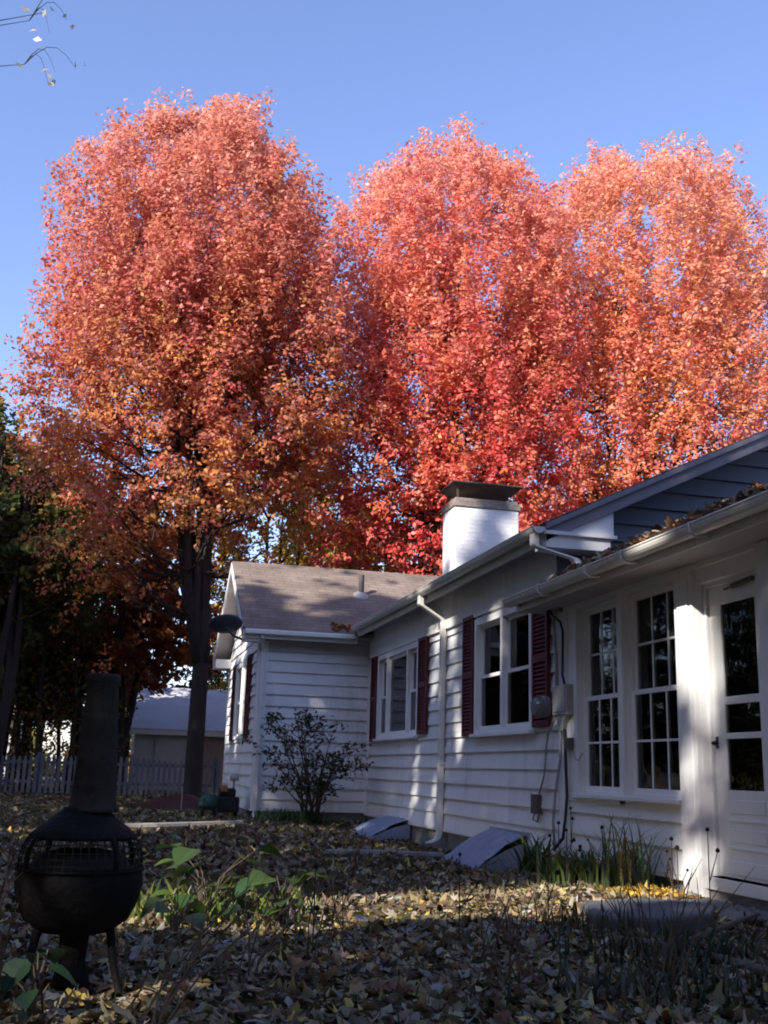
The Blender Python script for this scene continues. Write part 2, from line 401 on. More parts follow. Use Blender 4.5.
slab(pr, (W + .02, 3.6, 2.735 + ps * .49), (W + .02, YG - .03, 2.735 + ps * .49), (8.3, YG - .03, 2.735 + ps * 4.27), (8.3, 3.6, 2.735 + ps * 4.27), .04)
roof_porch = pr.build('roof', M['roof_m'], house)
# fascias, soffits, rakes and cornice returns
for q in ((4.155, 4.175, 10.02, 18.9, 3.22, 3.39), (2.12, 4.16, 18.86, 18.88, 3.10, 3.255), (4.085, 4.105, 3.6, 10.72, 2.58, 2.72), (4.105, 4.45, 10.70, 10.72, 2.58, 2.74)):
    MB().box(*q).build('fascia', M['gutter'], house, bevel=.003)
for q in ((4.175, W, 10.36, 18.86, 3.335, 3.352), (2.12, W, 18.88, YC, 3.20, 3.215), (4.105, W, 3.6, 10.70, 2.605, 2.62)): MB().box(*q).build('soffit', M['soffit'], house)
for q in ([(18.9, 3.20), (21.7, 3.20 + ms * 2.8 + .03), (21.7, 3.16 + ms * 2.8 + .05), (18.9, 3.18)], [(24.5, 3.20), (21.7, 3.20 + ms * 2.8 + .03), (21.7, 3.16 + ms * 2.8 + .05), (24.5, 3.18)]): MB().prism(q, 'X', 2.12, 2.46).build('soffit', M['soffit'], house)
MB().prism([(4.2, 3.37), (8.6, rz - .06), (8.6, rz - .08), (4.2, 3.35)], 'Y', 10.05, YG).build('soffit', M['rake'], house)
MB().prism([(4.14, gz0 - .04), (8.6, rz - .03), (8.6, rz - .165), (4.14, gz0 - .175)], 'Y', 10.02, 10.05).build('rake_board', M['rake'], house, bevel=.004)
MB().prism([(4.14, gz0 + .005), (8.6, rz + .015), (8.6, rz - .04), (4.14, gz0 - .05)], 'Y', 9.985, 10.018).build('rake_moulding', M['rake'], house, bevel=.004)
for q in ([(18.84, 3.24), (21.7, wrz - .02), (21.7, wrz - .2), (18.84, 3.06)], [(24.56, 3.24), (21.7, wrz - .02), (21.7, wrz - .2), (24.56, 3.06)]):
    MB().prism(q, 'X', 2.09, 2.12).build('rake_board', M['trim'], house, bevel=.004)
cr = MB(); cr.box(4.15, 4.86, 10.02, YG - .03, 3.17, 3.30); cr.box(4.13, 4.92, 9.98, YG - .03, 3.30, 3.335); cr.prism([(4.15, 3.334), (4.92, 3.334), (4.92, 3.72)], 'Y', 10.06, 10.2); cr.build('cornice_return', M['trim'], house)
MB().box(2.11, 2.46, 24.0, 24.55, 3.0, 3.19).build('cornice_return', M['trim'], house, bevel=.004); MB().box(2.11, 2.46, 18.9, 19.15, 3.05, 3.19).build('cornice_return', M['trim'], house, bevel=.004)

# gutters (half-round troughs) and downspouts
def trough(mb, x, y0, y1, z, r, thick=.006):
    n = 10; prof = [(x - r * math.cos(math.pi * k / n), z - r * math.sin(math.pi * k / n)) for k in range(n + 1)]
    inn = [(x - (r - thick) * math.cos(math.pi * k / n), z - (r - thick) * math.sin(math.pi * k / n)) for k in range(n, -1, -1)]
    mb.prism(prof + inn, 'Y', y0, y1)
    for yy in (y0, y1 - .008): mb.prism(prof, 'Y', yy, yy + .008)
    mb.tube([(x - r, y0, z), (x - r, y1, z)], .008, 6)
gt = MB(); trough(gt, 4.075, 10.02, 18.75, 3.375, .075); gt.build('gutter', M['gutter'], house)
gt = MB(); trough(gt, 4.005, 3.6, 10.72, 2.70, .075)
for y in (4.4, 5.6, 6.8, 7.9, 8.6, 9.7): gt.box(3.925, 4.09, y, y + .03, 2.694, 2.712); gt.tube([(3.922, y + .015, 2.71), (3.93, y + .015, 2.64), (3.975, y + .015, 2.608), (4.07, y + .015, 2.62)], .012, 6)
gt.build('gutter', M['gutter'], house)
wgt = MB(); wgt.box(2.12, 4.10, 18.76, 18.858, 3.165, 3.255); wgt.build('gutter', M['gutter'], house, bevel=.02)
def rect_pipe(mb, pts, a, b):
    pts = [Vector(p) for p in pts]; vs = []
    for i, p in enumerate(pts):
        for da, db in ((-a, -b), (a, -b), (a, b), (-a, b)): vs.append(p + Vector((da, db, 0)))
    n = len(pts)
    mb.add(vs, [(i * 4 + k, i * 4 + (k + 1) % 4, i * 4 + 4 + (k + 1) % 4, i * 4 + 4 + k) for i in range(n - 1) for k in range(4)] + [(3, 2, 1, 0), tuple(range(4 * n - 4, 4 * n))])
ds = MB(); rect_pipe(ds, [(4.07, 14.42, 3.31), (4.07, 14.42, 3.19), (4.09, 14.42, 3.17), (4.40, 14.47, 3.0), (4.425, 14.48, 2.97), (4.425, 14.52, .10), (4.39, 14.5, .02), (4.25, 14.46, -.03)], .036, .05)
for z in (1.0, 2.3): ds.box(4.385, W - .02, 14.44, 14.58, z, z + .03)
ds.build('downspout', M['gutter'], house, bevel=.008)
ds = MB(); rect_pipe(ds, [(4.06, 10.12, 3.31), (4.06, 10.12, 3.20), (4.08, 10.12, 3.18), (4.42, 9.96, 3.05), (4.45, 9.96, 3.02), (4.45, 9.96, 2.80)], .036, .05); ds.build('downspout', M['gutter'], house, bevel=.008)
ds = MB(); rect_pipe(ds, [(2.44, 18.84, 3.16), (2.44, 18.86, 3.1), (2.5, 19.10, 2.95), (2.5, 19.12, 2.9), (2.5, 19.12, .10), (2.5, 19.0, .06)], .036, .036); ds.build('downspout', M['gutter'], house, bevel=.008)

# windows
def bars(mb, x0, x1, ya, yb, za, zb, t):
    mb.box(x0, x1, ya, ya + t, za, zb); mb.box(x0, x1, yb - t, yb, za, zb)
    mb.box(x0, x1, ya + t, yb - t, za, za + t); mb.box(x0, x1, ya + t, yb - t, zb - t, zb)
def hung(win, y0, y1, z0, z1, x, cols=0, rows=0, split=.5):
    """one double-hung pair of sashes with panes between y0..y1; x is the outer face of the lower sash"""
    zm = z0 + (z1 - z0) * split
    s = MB(); bars(s, x, x + .03, y0, y1, z0, zm + .02, .042); s.build('sash', M['trim'], win)
    u = MB(); bars(u, x + .034, x + .064, y0, y1, zm - .02, z1, .042); u.build('sash', M['trim'], win)
    for a, b, xx in ((z0, zm + .02, x), (zm - .02, z1, x + .034)):
        if cols:
            mm = MB(); zz0, zz1 = a + .042, b - .042
            for c in range(1, cols): yc = y0 + .042 + (y1 - y0 - .084) * c / cols; mm.box(xx + .006, xx + .026, yc - .010, yc + .010, zz0, zz1)
            for r in range(1, rows):
                zc = zz0 + (zz1 - zz0) * r / rows; ys_ = [y0 + .042 + (y1 - y0 - .084) * c / cols for c in range(cols + 1)]
                for c in range(cols): mm.box(xx + .0065, xx + .0255, ys_[c] + (.010 if c else 0), ys_[c + 1] - (.010 if c < cols - 1 else 0), zc - .010, zc + .010)
            mm.build('muntin', M['trim'], win)
        MB().box(xx + .013, xx + .018, y0 + .040, y1 - .040, a + .040, b - .040).build('pane', M['glass'], win)
def window(parent_w, y0, y1, z0, z1, units, casing=.09, sash_x=W - .01, label=None):
    f = MB(); xo, xi = W - .06, W + .11
    f.box(xo, xi, y0 - .0, y0 + casing, z0, z1); f.box(xo, xi, y1 - casing, y1, z0, z1)
    f.box(xo, xi, y0 + casing, y1 - casing, z1 - casing, z1); f.box(xo, xi, y0 + casing, y1 - casing, z0, z0 + .05)
    for a in units[:-1]: f.box(xo + .006, xi, a[1], a[1] + .08, z0 + .05, z1 - casing)
    win = f.build('window', M['trim'], house, bevel=.005)
    MB().box(W - .11, W - .03, y0 - .03, y1 + .03, z0 - .045, z0 - .003).build('sill', M['trim'], win, bevel=.006)
    for a, b, kind in units:
        if kind == 'hung': hung(win, a, b, z0 + .05, z1 - casing, sash_x)
        else:
            s = MB(); bars(s, sash_x, sash_x + .04, a, b, z0 + .05, z1 - casing, .05); s.build('sash', M['trim'], win)
            MB().box(sash_x + .014, sash_x + .02, a + .048, b - .048, z0 + .098, z1 - casing - .048).build('pane', M['glass'], win)
    if label: win['label'] = label
    return win
y0, y1, z0, z1 = w_near; ym = (y0 + y1) / 2
window(house, y0, y1, z0, z1, [(y0 + .09, ym - .04, 'hung'), (ym + .04, y1 - .09, 'hung')])
y0, y1, z0, z1 = w_far
window(house, y0, y1, z0, z1, [(y0 + .09, y0 + .62, 'hung'), (y0 + .70, y1 - .70, 'fixed'), (y1 - .62, y1 - .09, 'hung')])
for (y0, y1, z0, z1) in (p1, p2):
    f = MB(); bars(f, W + .05, W + .14, y0 + .002, y1 - .002, z0, z1 - .002, .03); win = f.build('window', M['trim'], house, bevel=.004)
    hung(win, y0 + .032, y1 - .032, z0 + .03, z1 - .032, W + .055, 3, 2)
# gable-end window of the wing, seen very obliquely
y0, y1, z0, z1 = wwin
f = MB(); X = 2.47
f.box(X - .06, X + .08, y0, y0 + .09, z0, z1); f.box(X - .06, X + .08, y1 - .09, y1, z0, z1); f.box(X - .06, X + .08, y0 + .09, y1 - .09, z1 - .09, z1); f.box(X - .06, X + .08, y0 + .09, y1 - .09, z0, z0 + .06)
f.box(X - .05, X + .07, 21.5, 21.6, z0 + .06, z1 - .09); win = f.build('window', M['trim'], house, bevel=.005)
for a, b in ((y0 + .09, 21.5), (21.6, y1 - .09)):
    s = MB(); bars(s, X - .01, X + .03, a, b, z0 + .06, z1 - .09, .045); s.box(X - .008, X + .028, a + .045, b - .045, 2.12, 2.165); s.build('sash', M['trim'], win)
    MB().box(X + .01, X + .015, a + .04, b - .04, z0 + .1, z1 - .13).build('pane', M['glass'], win)
# louvred shutters
def shutter(x, ya, yb, za, zb):
    s = MB(); x0, x1 = x - .075, x - .035
    bars(s, x0, x1, ya, yb, za, zb, .05); zm = (za + zb) / 2; s.box(x0, x1, ya + .05, yb - .05, zm - .04, zm + .04)
    for a, b in ((za + .05, zm - .04), (zm + .04, zb - .05)):
        n = int((b - a) / .043)
        for k in range(n):
            z = a + (k + .5) * (b - a) / n
            s.add([(x0 + .004, ya + .05, z - .022), (x0 + .004, yb - .05, z - .022), (x1 - .004, yb - .05, z + .018), (x1 - .004, ya + .05, z + .018),
                   (x0 + .004, ya + .05, z - .030), (x0 + .004, yb - .05, z - .030), (x1 - .004, yb - .05, z + .010), (x1 - .004, ya + .05, z + .010)],
                  [(0, 1, 2, 3), (7, 6, 5, 4), (0, 4, 5, 1), (3, 2, 6, 7)])
    s.box(x1 - .003, x1 + .001, ya + .05, yb - .05, za + .05, zb - .05)
    s.build('shutter', M['shutter'], house)
shutter(W, 13.18, 13.60, 1.36, 2.90); shutter(W, 10.70, 11.14, 1.40, 2.86)
shutter(W, 18.45, 18.86, 1.38, 2.86); shutter(W, 15.32, 15.77, 1.44, 2.87)
shutter(2.47, 20.12, 20.58, 1.40, 2.95); shutter(2.47, 22.54, 23.05, 1.40, 2.95)

# porch post, door
po = MB(); po.box(4.455, W + .13, 7.745, 8.03, .03, 2.60); po.box(4.444, 4.456, 7.80, 7.97, .05, 2.48); po.build('porch_post', M['trim'], house, bevel=.01)
po = MB(); po.box(4.455, W + .13, 6.66, 6.83, .03, 2.60); po.build('porch_post', M['trim'], house, bevel=.01)
dfm = MB(); dfm.box(W + .06, W + .13, 7.705, 7.743, .19, 2.60); dfm.box(W + .062, W + .13, 6.84, 7.705, 2.40, 2.60); dfm.box(W - .02, W + .13, 6.84, 7.74, .10, .19)
dfm.build('door_frame', M['trim'], house, bevel=.005)
d = MB(); dx0, dx1 = W + .085, W + .12
ya, yb, za, zb = 6.84, 7.70, .195, 2.395
gy0, gy1 = 7.06, 7.53
d.box(dx0, dx1, ya, gy0, za, zb); d.box(dx0, dx1, gy1, yb, za, zb)
for a, b in ((za, .83), (1.21, 1.255), (1.47, 1.53), (2.25, zb)): d.box(dx0 + .002, dx1, gy0, gy1, a, b)
for z in (.60, .40): d.box(dx0 - .006, dx0 + .002, gy0 - .03, gy1 + .03, z, z + .022)
for z in (.66, .45, .22): d.box(dx0 - .004, dx0 + .002, gy0, gy1, z, z + .10)
door = d.build('door', M['trim'], house, bevel=.004)
for a, b in ((.83, 1.21), (1.255, 1.47), (1.53, 2.25)): MB().box(dx0 + .014, dx0 + .019, gy0 - .004, gy1 + .004, a - .004, b + .004).build('pane', M['screen'], door)
h = MB(); h.lathe([(.0, -.002), (.018, 0), (.02, .02), (.012, .05), (.0, .055)], (0, 0, 0), 12)
h.v = [(dx0 - v[2], 7.655 + v[0], 1.18 + v[1]) for v in h.v]; h.box(dx0 - .008, dx0 - .001, 7.64, 7.67, 1.14, 1.23); h.build('handle', M['dark'], door)
cl = MB(); cl.tube([(dx0 - .03, 7.30, 2.36), (dx0 - .03, 7.02, 2.38)], .02, 10); cl.tube([(dx0 - .03, 7.30, 2.36), (dx0 - .03, 7.42, 2.352)], .008, 6); cl.build('door_closer', M['galv'], door)

# chimney
c0x, c1x, c0y, c1y = 5.2, 6.32, 16.45, 17.12
ch = MB().box(c0x, c1x, c0y, c1y, 3.4, 5.19).build('chimney', M['chim'], house, bevel=.015)
k = MB(); k.box(c0x - .025, c1x + .025, c0y - .025, c1y + .025, 5.19, 5.30); k.box(c0x + .01, c1x - .01, c0y + .01, c1y - .01, 5.30, 5.345)
k.build('chimney_crown', M['cap'], ch, bevel=.008)
k = MB()
for x in (c0x + .06, c1x - .06):
    for y in (c0y + .06, c1y - .06): k.box(x - .015, x + .015, y - .015, y + .015, 5.345, 5.50)
a0, a1, b0, b1 = c0x + .10, c1x - .10, c0y + .08, c1y - .08
A0, A1, B0, B1 = c0x - .04, c1x + .06, c0y - .06, c1y + .06
k.add([(a0, b0, 5.46), (a1, b0, 5.46), (a1, b1, 5.46), (a0, b1, 5.46), (A0, B0, 5.585), (A1, B0, 5.585), (A1, B1, 5.585), (A0, B1, 5.585)],
      [(3, 2, 1, 0), (0, 1, 5, 4), (1, 2, 6, 5), (2, 3, 7, 6), (3, 0, 4, 7), (4, 5, 6, 7)])
k.box(A0 - .01, A1 + .01, B0 - .01, B1 + .01, 5.588, 5.61); k.build('chimney_hood', M['rust'], ch)
# vent pipe on the wing roof
vy = 20.45; vz = 3.28 + ms * (vy - 18.85)
v = MB(); v.tube([(4.55, vy, vz - .05), (4.55, vy, vz + .42)], .055, 14, cap=False); v.tube([(4.55, vy, vz + .30), (4.55, vy, vz + .42)], .048, 14)
vp = v.build('vent_pipe', M['galv'], roof_wing, smooth=False)
v = MB(); v.lathe([(.17, -.02), (.15, .02), (.08, .07), (.056, .10)], (4.55, vy, vz), 16); v.v = [(x, y, z + (y - vy) * ms) for x, y, z in v.v]; v.build('flashing', M['flash'], roof_wing)
# satellite dish near the wing's corner, seen from below and behind
dsh = MB(); R0 = .30
prof = [(0.0, -.07), (.10, -.062), (.2, -.035), (.27, -.008), (.30, .012), (.27, 0.0), (.2, -.024), (.1, -.05), (0., -.058)]
dsh.lathe(prof, (0, 0, 0), 28)
ax = Vector((-.05, .46, .88)).normalized(); e1 = Vector((1, 0, .05)); e1 = (e1 - ax * e1.dot(ax)).normalized(); e2 = ax.cross(e1); cd = Vector((1.79, 18.95, 3.32))
dsh.v = [tuple(cd + e1 * x + e2 * y + ax * z) for x, y, z in dsh.v]
dsk = dsh.build('satellite_dish', M['dish'], house, smooth=True)
MB().tube([tuple(cd - ax * .06), (1.95, 19.0, 3.13), (2.12, 19.02, 3.08)], .022, 8).build('bracket', M['dish'], dsk)
# electric meter, boxes and cables
e = MB(); e.box(4.40, W - .02, 10.13, 10.50, 1.50, 1.80); e.box(4.392, 4.40, 10.16, 10.47, 1.53, 1.78)
e.prism([(10.20, 1.50), (10.44, 1.50), (10.36, 1.34), (10.28, 1.34)], 'X', 4.41, 4.47); mtr = e.build('electric_meter_box', M['greybox'], house, bevel=.006)
e = MB(); e.lathe([(.0, .0), (.115, .0), (.115, .05), (.10, .055), (.10, .12), (.085, .15), (.0, .16)], (0, 0, 0), 24)
e.v = [(4.43 - z, 10.72 + x, 1.60 + y) for x, y, z in e.v]; e.build('meter_dial', M['dial'], mtr, smooth=False)
e = MB(); e.box(4.41, W - .03, 10.98, 11.14, .50, .70); e.tube([(4.43, 11.06, .51), (4.41, 11.08, .44), (4.43, 11.0, .42), (4.44, 10.98, .50)], .009, 6); e.build('junction_box', M['phone'], house, bevel=.005)
e = MB(); e.box(4.42, W - .03, 10.12, 10.22, 1.16, 1.27); e.build('junction_box', M['phone'], house, bevel=.005)
e = MB()
e.tube([(4.42, 10.60, 2.64), (4.40, 10.58, 2.58), (4.41, 10.30, 2.45), (4.43, 10.28, 2.35), (4.43, 10.30, 1.9), (4.42, 10.22, 1.79)], .014, 8)
e.tube([(4.43, 10.26, 1.36), (4.43, 10.24, 1.0), (4.43, 10.22, .7), (4.42, 10.24, .5), (4.41, 10.28, .3), (4.36, 10.4, .18)], .016, 8)
e.build('cable', M['cable_d'], house, smooth=True)
e = MB()
e.tube([(4.43, 10.62, 2.62), (4.43, 10.52, 2.5), (4.43, 10.46, 2.1), (4.43, 10.44, 1.80)], .018, 8)
e.tube([(4.43, 10.36, 1.36), (4.43, 10.38, 1.05), (4.42, 10.48, .75), (4.42, 10.55, .45), (4.42, 10.52, .20)], .016, 8)
e.tube([(4.43, 10.47, 1.50), (4.42, 10.66, 1.33), (4.43, 10.74, 1.2), (4.43, 10.80, .9), (4.43, 10.95, .7)], .011, 8)
e.tube([(4.46, 10.15, 1.17), (4.45, 10.05, 1.06), (4.455, 9.98, 1.05), (4.46, 9.9, 1.12)], .006, 6)
e.build('cable', M['cable_g'], house, smooth=True)
# rooms behind the glass: porch room, and the two rooms of the long block
rm = MB()
def room(mb, x0, x1, ya, yb, za, zb):
    mb.box(x1, x1 + .1, ya, yb, za, zb); mb.box(x0, x1, ya - .1, ya, za, zb); mb.box(x0, x1, yb, yb + .0005, za, zb); mb.box(x0, x1, ya, yb, zb, zb + .08)
room(rm, W + .15, 7.9, 3.7, YG - .01, .15, 2.58); room(rm, W + .15, 8.2, YG + .15, 14.4, .15, 3.2); room(rm, W + .15, 8.2, 14.5, 19.2, .15, 3.2); room(rm, 2.62, 4.6, 19.4, 24.1, .15, 3.1)
rm.build('room_lining', M['room'], house)
MB().box(W + .15, 8, 3.7, 19.2, .10, .149).build('room_floor', M['roomfl'], house)
cu = MB()
def drape(mb, x, ya, yb, za, zb):
    n = 40; vs = []
    for i in range(n + 1):
        y = ya + (yb - ya) * i / n; xx = x + .02 * math.sin(i * 1.35) + .008 * math.sin(i * 3.1); vs += [(xx, y, za), (xx, y, zb)]
    mb.add(vs, [(2 * i, 2 * i + 2, 2 * i + 3, 2 * i + 1) for i in range(n)])
for q in ((W + .35, 9.62, 10.2, .75, 2.0), (W + .33, 8.75, 9.2, .75, 2.0), (W + .3, 12.9, 13.2, 1.4, 2.8)):
    cu = MB(); drape(cu, *q); cu.build('curtain', M['curtain'], house)

# leaf debris lying on the porch roof and gutters belongs to the fallen leaves (built below)

# ------------------------------------------------------------------ yard objects
def well_cover(y0, y1, out, hz, label):
    """hazy plastic cover leaning from the foundation over a basement window"""
    gzz = float(gz(4.3, (y0 + y1) / 2)); r = root('window_well_cover', (W - .3, (y0 + y1) / 2, gzz), label, 'window well cover', 'plastic covers over the basement windows')
    n, m_ = 14, 9; mb = MB(); vs = []
    for i in range(n + 1):
        y = y0 + (y1 - y0) * i / n
        e_ = 1 - abs(2 * i / n - 1) ** 5 * .35
        for j in range(m_ + 1):
            t = j / m_; x = W - .02 - out * t * (.88 + .12 * e_); z = hz * (1 - t ** 1.5) * (.8 + .2 * e_) + .012 + .014 * math.sin(i * 1.9 + j * .8) * t
            vs.append((x, y + .02 * math.sin(j * 1.7), z + gzz + .016 * math.sin(i * 3.3 + j * 2.1) * t + .012 * (1 if i % 3 == 0 else 0)))
    mb.add(vs, [(i * (m_ + 1) + j, i * (m_ + 1) + j + 1, (i + 1) * (m_ + 1) + j + 1, (i + 1) * (m_ + 1) + j) for i in range(n) for j in range(m_)])
    o = mb.build('cover_sheet', M['plastic'], r, smooth=True)
    s = o.modifiers.new('thick', 'SOLIDIFY'); s.thickness = .006
    for yy, dy in ((y0, .004), (y1, -.004)):
        mb = MB(); pts = [(W - .02, gzz)] + [(W - .02 - out * t / 8, gzz + hz * .8 * (1 - (t / 8) ** 1.5) + .006) for t in range(9)]
        mb.prism([(p[0], p[1]) for p in pts], 'Y', yy, yy + dy); mb.build('end_panel', M['plastic'], r)
    MB().box(W - .03, W - .005, y0 - .02, y1 + .02, gzz + hz - .01, gzz + hz + .03).build('top_rail', M['cable_g'], r)
well_cover(11.35, 12.6, .66, .40, 'crumpled hazy blue plastic cover on the ground below the double window')
well_cover(16.2, 17.7, .70, .30, 'hazy blue plastic cover leaning under the triple window near the inner corner')

# stone slab before the porch
sl = MB(); sl.prism([(3.05, 6.82), (2.86, 6.20), (3.14, 5.98), (3.62, 6.20), (3.95, 6.70), (3.55, 7.0)], 'Z', -.02, .115)
tag(sl.build('stone_slab', M['stone'], bevel=.02), 'flat dark grey stone slab lying in the leaves before the porch post', 'stone slab')
sl = MB(); sl.prism([(3.95, 7.3), (3.85, 6.5), (4.36, 6.3), (4.36, 7.5)], 'Z', -.02, .06)
tag(sl.build('door_step', M['stone'], bevel=.015), 'low grey step stone against the foundation under the porch door', 'step')
# landscape timbers
tb = MB(); tb.tube([(-.35, 15.45, .04), (.7, 15.9, .045), (2.05, 17.1, .045)], .055, 8)
tag(tb.build('landscape_timber', M['timber']), 'long pale weathered timber edging the lawn in front of the wing corner', 'timber edging')
tb = MB(); tb.tube([(2.3, 11.6, .03), (3.1, 12.15, -.01), (3.92, 12.72, -.075)], .05, 8)
tag(tb.build('landscape_timber', M['timber']), 'shorter half buried timber running towards the foot of the long downspout', 'timber edging')
lg = MB(); lg.tube([(2.72, 5.95, .03), (2.86, 5.6, .045), (3.0, 5.2, .04), (3.02, 4.6, .05), (3.25, 4.2, .04)], [.015, .02, .024, .028, .028], 9); lg.tube([(2.95, 5.3, .09), (3.2, 5.35, .16), (3.5, 5.5, .2)], [.022, .016, .008], 7)
tag(lg.build('fallen_branch', M['log'], smooth=True), 'thick grey fallen branch lying among weeds by the stone slab', 'branch')

# chiminea
CX, CY = -.075, 4.72
cm = root('chiminea', (CX, CY, 0), 'dark outdoor chiminea with round bowl and tall clay coloured flue standing in the leaves', 'chiminea')
b = MB(); b.lathe([(.05, .235), (.14, .245), (.205, .29), (.238, .36), (.252, .42), (.250, .46), (.244, .47), (.244, .476), (.254, .478), (.254, .487), (.242, .49)], (CX, CY, 0), 40); b.build('bowl', M['iron'], cm, smooth=True)
# fire mesh band (woven bars) between bowl and hood
b = MB()
prof = [(.244, .487), (.244, .53), (.236, .56), (.222, .592), (.200, .612)]
for kk in range(48):
    t = 2 * math.pi * kk / 48; b.tube([(CX + r_ * math.cos(t), CY + r_ * math.sin(t), z_) for r_, z_ in prof], .0028, 4, cap=False)
for i, (r_, z_) in enumerate([(.244, .505), (.244, .53), (.238, .553), (.229, .577)]):
    b.tube([(CX + r_ * math.cos(2 * math.pi * q / 48), CY + r_ * math.sin(2 * math.pi * q / 48), z_) for q in range(49)], .0028, 4, cap=False)
b.build('fire_mesh', M['mesh'], cm)
b = MB(); b.lathe([(.236, .484), (.21, .492), (.02, .48)], (CX, CY, 0), 32); b.lathe([(.20, .49), (.17, .54), (.06, .56), (.01, .56)], (CX, CY, 0), 16); b.build('ash_bed', M['mesh'], cm)
b = MB()
for t in (.6, 2.2, 3.75, 5.3): MB().tube([(CX + r_ * 1.01 * math.cos(t), CY + r_ * 1.01 * math.sin(t), z_) for r_, z_ in prof], .010, 6).build('mesh_post', M['iron'], cm)
b = MB(); b.lathe([(.215, .598), (.215, .61), (.19, .632), (.155, .66), (.115, .69), (.095, .705), (.088, .72)], (CX, CY, 0), 40); b.build('hood', M['iron'], cm, smooth=True)
lean = .085
b = MB(); b.lathe([(.104, .702), (.104, .715), (.094, .728), (.088, .80), (.079, .95), (.070, 1.12), (.064, 1.215), (.070, 1.225), (.071, 1.25), (.066, 1.262), (.058, 1.262), (.058, 1.24), (.055, .9)], (0, 0, 0), 36)
b.v = [(CX + x + (z - .7) * -.006 + .028, CY + y, z) for x, y, z in b.v]; b.build('flue', M['clay_s'], cm, smooth=True)
for dx in (-.06, .045): MB().box(CX + .017 + dx, CX + .03 + dx, CY - .02, CY + .02, 1.25, 1.275).build('rain_cap_clip', M['iron'], cm)
for t in (-.55, 1.55, 3.65):
    b = MB(); b.tube([(CX + .16 * math.cos(t), CY + .16 * math.sin(t), .26), (CX + .185 * math.cos(t), CY + .185 * math.sin(t), .13), (CX + .225 * math.cos(t), CY + .225 * math.sin(t), .02), (CX + .25 * math.cos(t), CY + .25 * math.sin(t), .0)], [.018, .015, .015, .018], 8); b.build('leg', M['iron'], cm, smooth=True)
b = MB(); b.lathe([(.05, .0), (.075, .02), (.07, .07), (.05, .14), (.06, .235)], (CX, CY, 0), 16); b.build('ash_pan', M['iron'], cm)

# machine by the wing's corner
gm = root('lawn_mower', (1.95, 19.6, 0), 'small dark garden machine with green hood and yellow detail beside the wing corner', 'garden machine')
b = MB(); b.lathe([(.0, .16), (.17, .16), (.19, .24), (.16, .36), (.08, .43), (.0, .44)], (1.74, 19.35, 0), 20, 1.2); b.build('hood', M['mgreen'], gm, smooth=True)
b = MB(); b.box(1.86, 2.26, 19.3, 19.85, .12, .38); b.box(1.92, 2.2, 19.4, 19.8, .38, .52); b.build('engine', M['rubber'], gm, bevel=.03)
b = MB(); b.box(1.93, 2.05, 19.34, 19.44, .46, .58); b.build('fuel_tank', M['yellow'], gm, bevel=.02)
b = MB(); b.tube([(2.16, 19.5, .50), (2.17, 19.52, .66)], .02, 8); b.lathe([(.0, .64), (.07, .65), (.085, .71), (.05, .77), (.0, .78)], (2.17, 19.53, 0), 14); b.build('knob', M['greybox'], gm, smooth=True)
for x, y, r_ in ((1.62, 19.28, .11), (1.86, 19.25, .11), (1.88, 19.9, .15), (2.26, 19.9, .15)):
    b = MB(); b.lathe([(r_ * .5, -.03), (r_, -.025), (r_, .025), (r_ * .5, .03)], (0, 0, 0), 18); b.v = [(x + z, y + xx, r_ + yy) for xx, yy, z in b.v]; b.build('wheel', M['rubber'], gm)
# red tarp heap under the maple
b = MB(); vs = []; nx, ny = 16, 8
for i in range(nx + 1):
    for j in range(ny + 1):
        u, v_ = i / nx, j / ny; x = .55 + 1.5 * u; y = 22.6 + .9 * v_
        z = max(0, math.sin(math.pi * v_) ** .6 * math.sin(math.pi * min(1, u * 1.02)) ** .5 * (.12 + .34 * u)) + .012 * math.sin(i * 2.3 + j * 3.1)
        vs.append((x, y, max(.004, z)))
b.add(vs, [(i * (ny + 1) + j, (i + 1) * (ny + 1) + j, (i + 1) * (ny + 1) + j + 1, i * (ny + 1) + j + 1) for i in range(nx) for j in range(ny)])
o = b.build('tarp', M['red'], smooth=True); tag(o, 'dark red tarp slumped over a low heap under the left maple', 'tarp')
b = MB(); b.tube([(1.42, 21.6, 0), (1.42, 21.6, .42)], .012, 6); b.tube([(1.42, 21.6, .36), (1.42, 21.6, .42)], .016, 6); tag(b.build('garden_stake', M['timber']), 'thin upright stake in the grass in front of the red tarp', 'stake')

# picket fence behind the lawn
fn = root('picket_fence', (0, 30.5, 0), 'weathered grey picket fence with pointed boards running behind the lawn', 'fence')
b = MB(); x = -9.0
while x < 2.9:
    hgt = 1.06 + .03 * math.sin(x * 3.1)
    b.prism([(x, .07), (x + .085, .07), (x + .085, hgt - .08), (x + .0425, hgt), (x, hgt - .08)], 'Y', 30.5 + .01 * math.sin(x * 7), 30.522 + .01 * math.sin(x * 7)); x += .145
b.build('picket_panel', M['fence'], fn)
for z in (.32, .82): MB().box(-9, 2.9, 30.53, 30.57, z, z + .08).build('rail', M['fence'], fn)
for x in (-9, -6.6, -4.2, -1.8, .6, 2.9): MB().box(x - .05, x + .05, 30.575, 30.67, -.2, 1.12).build('post', M['fence'], fn)
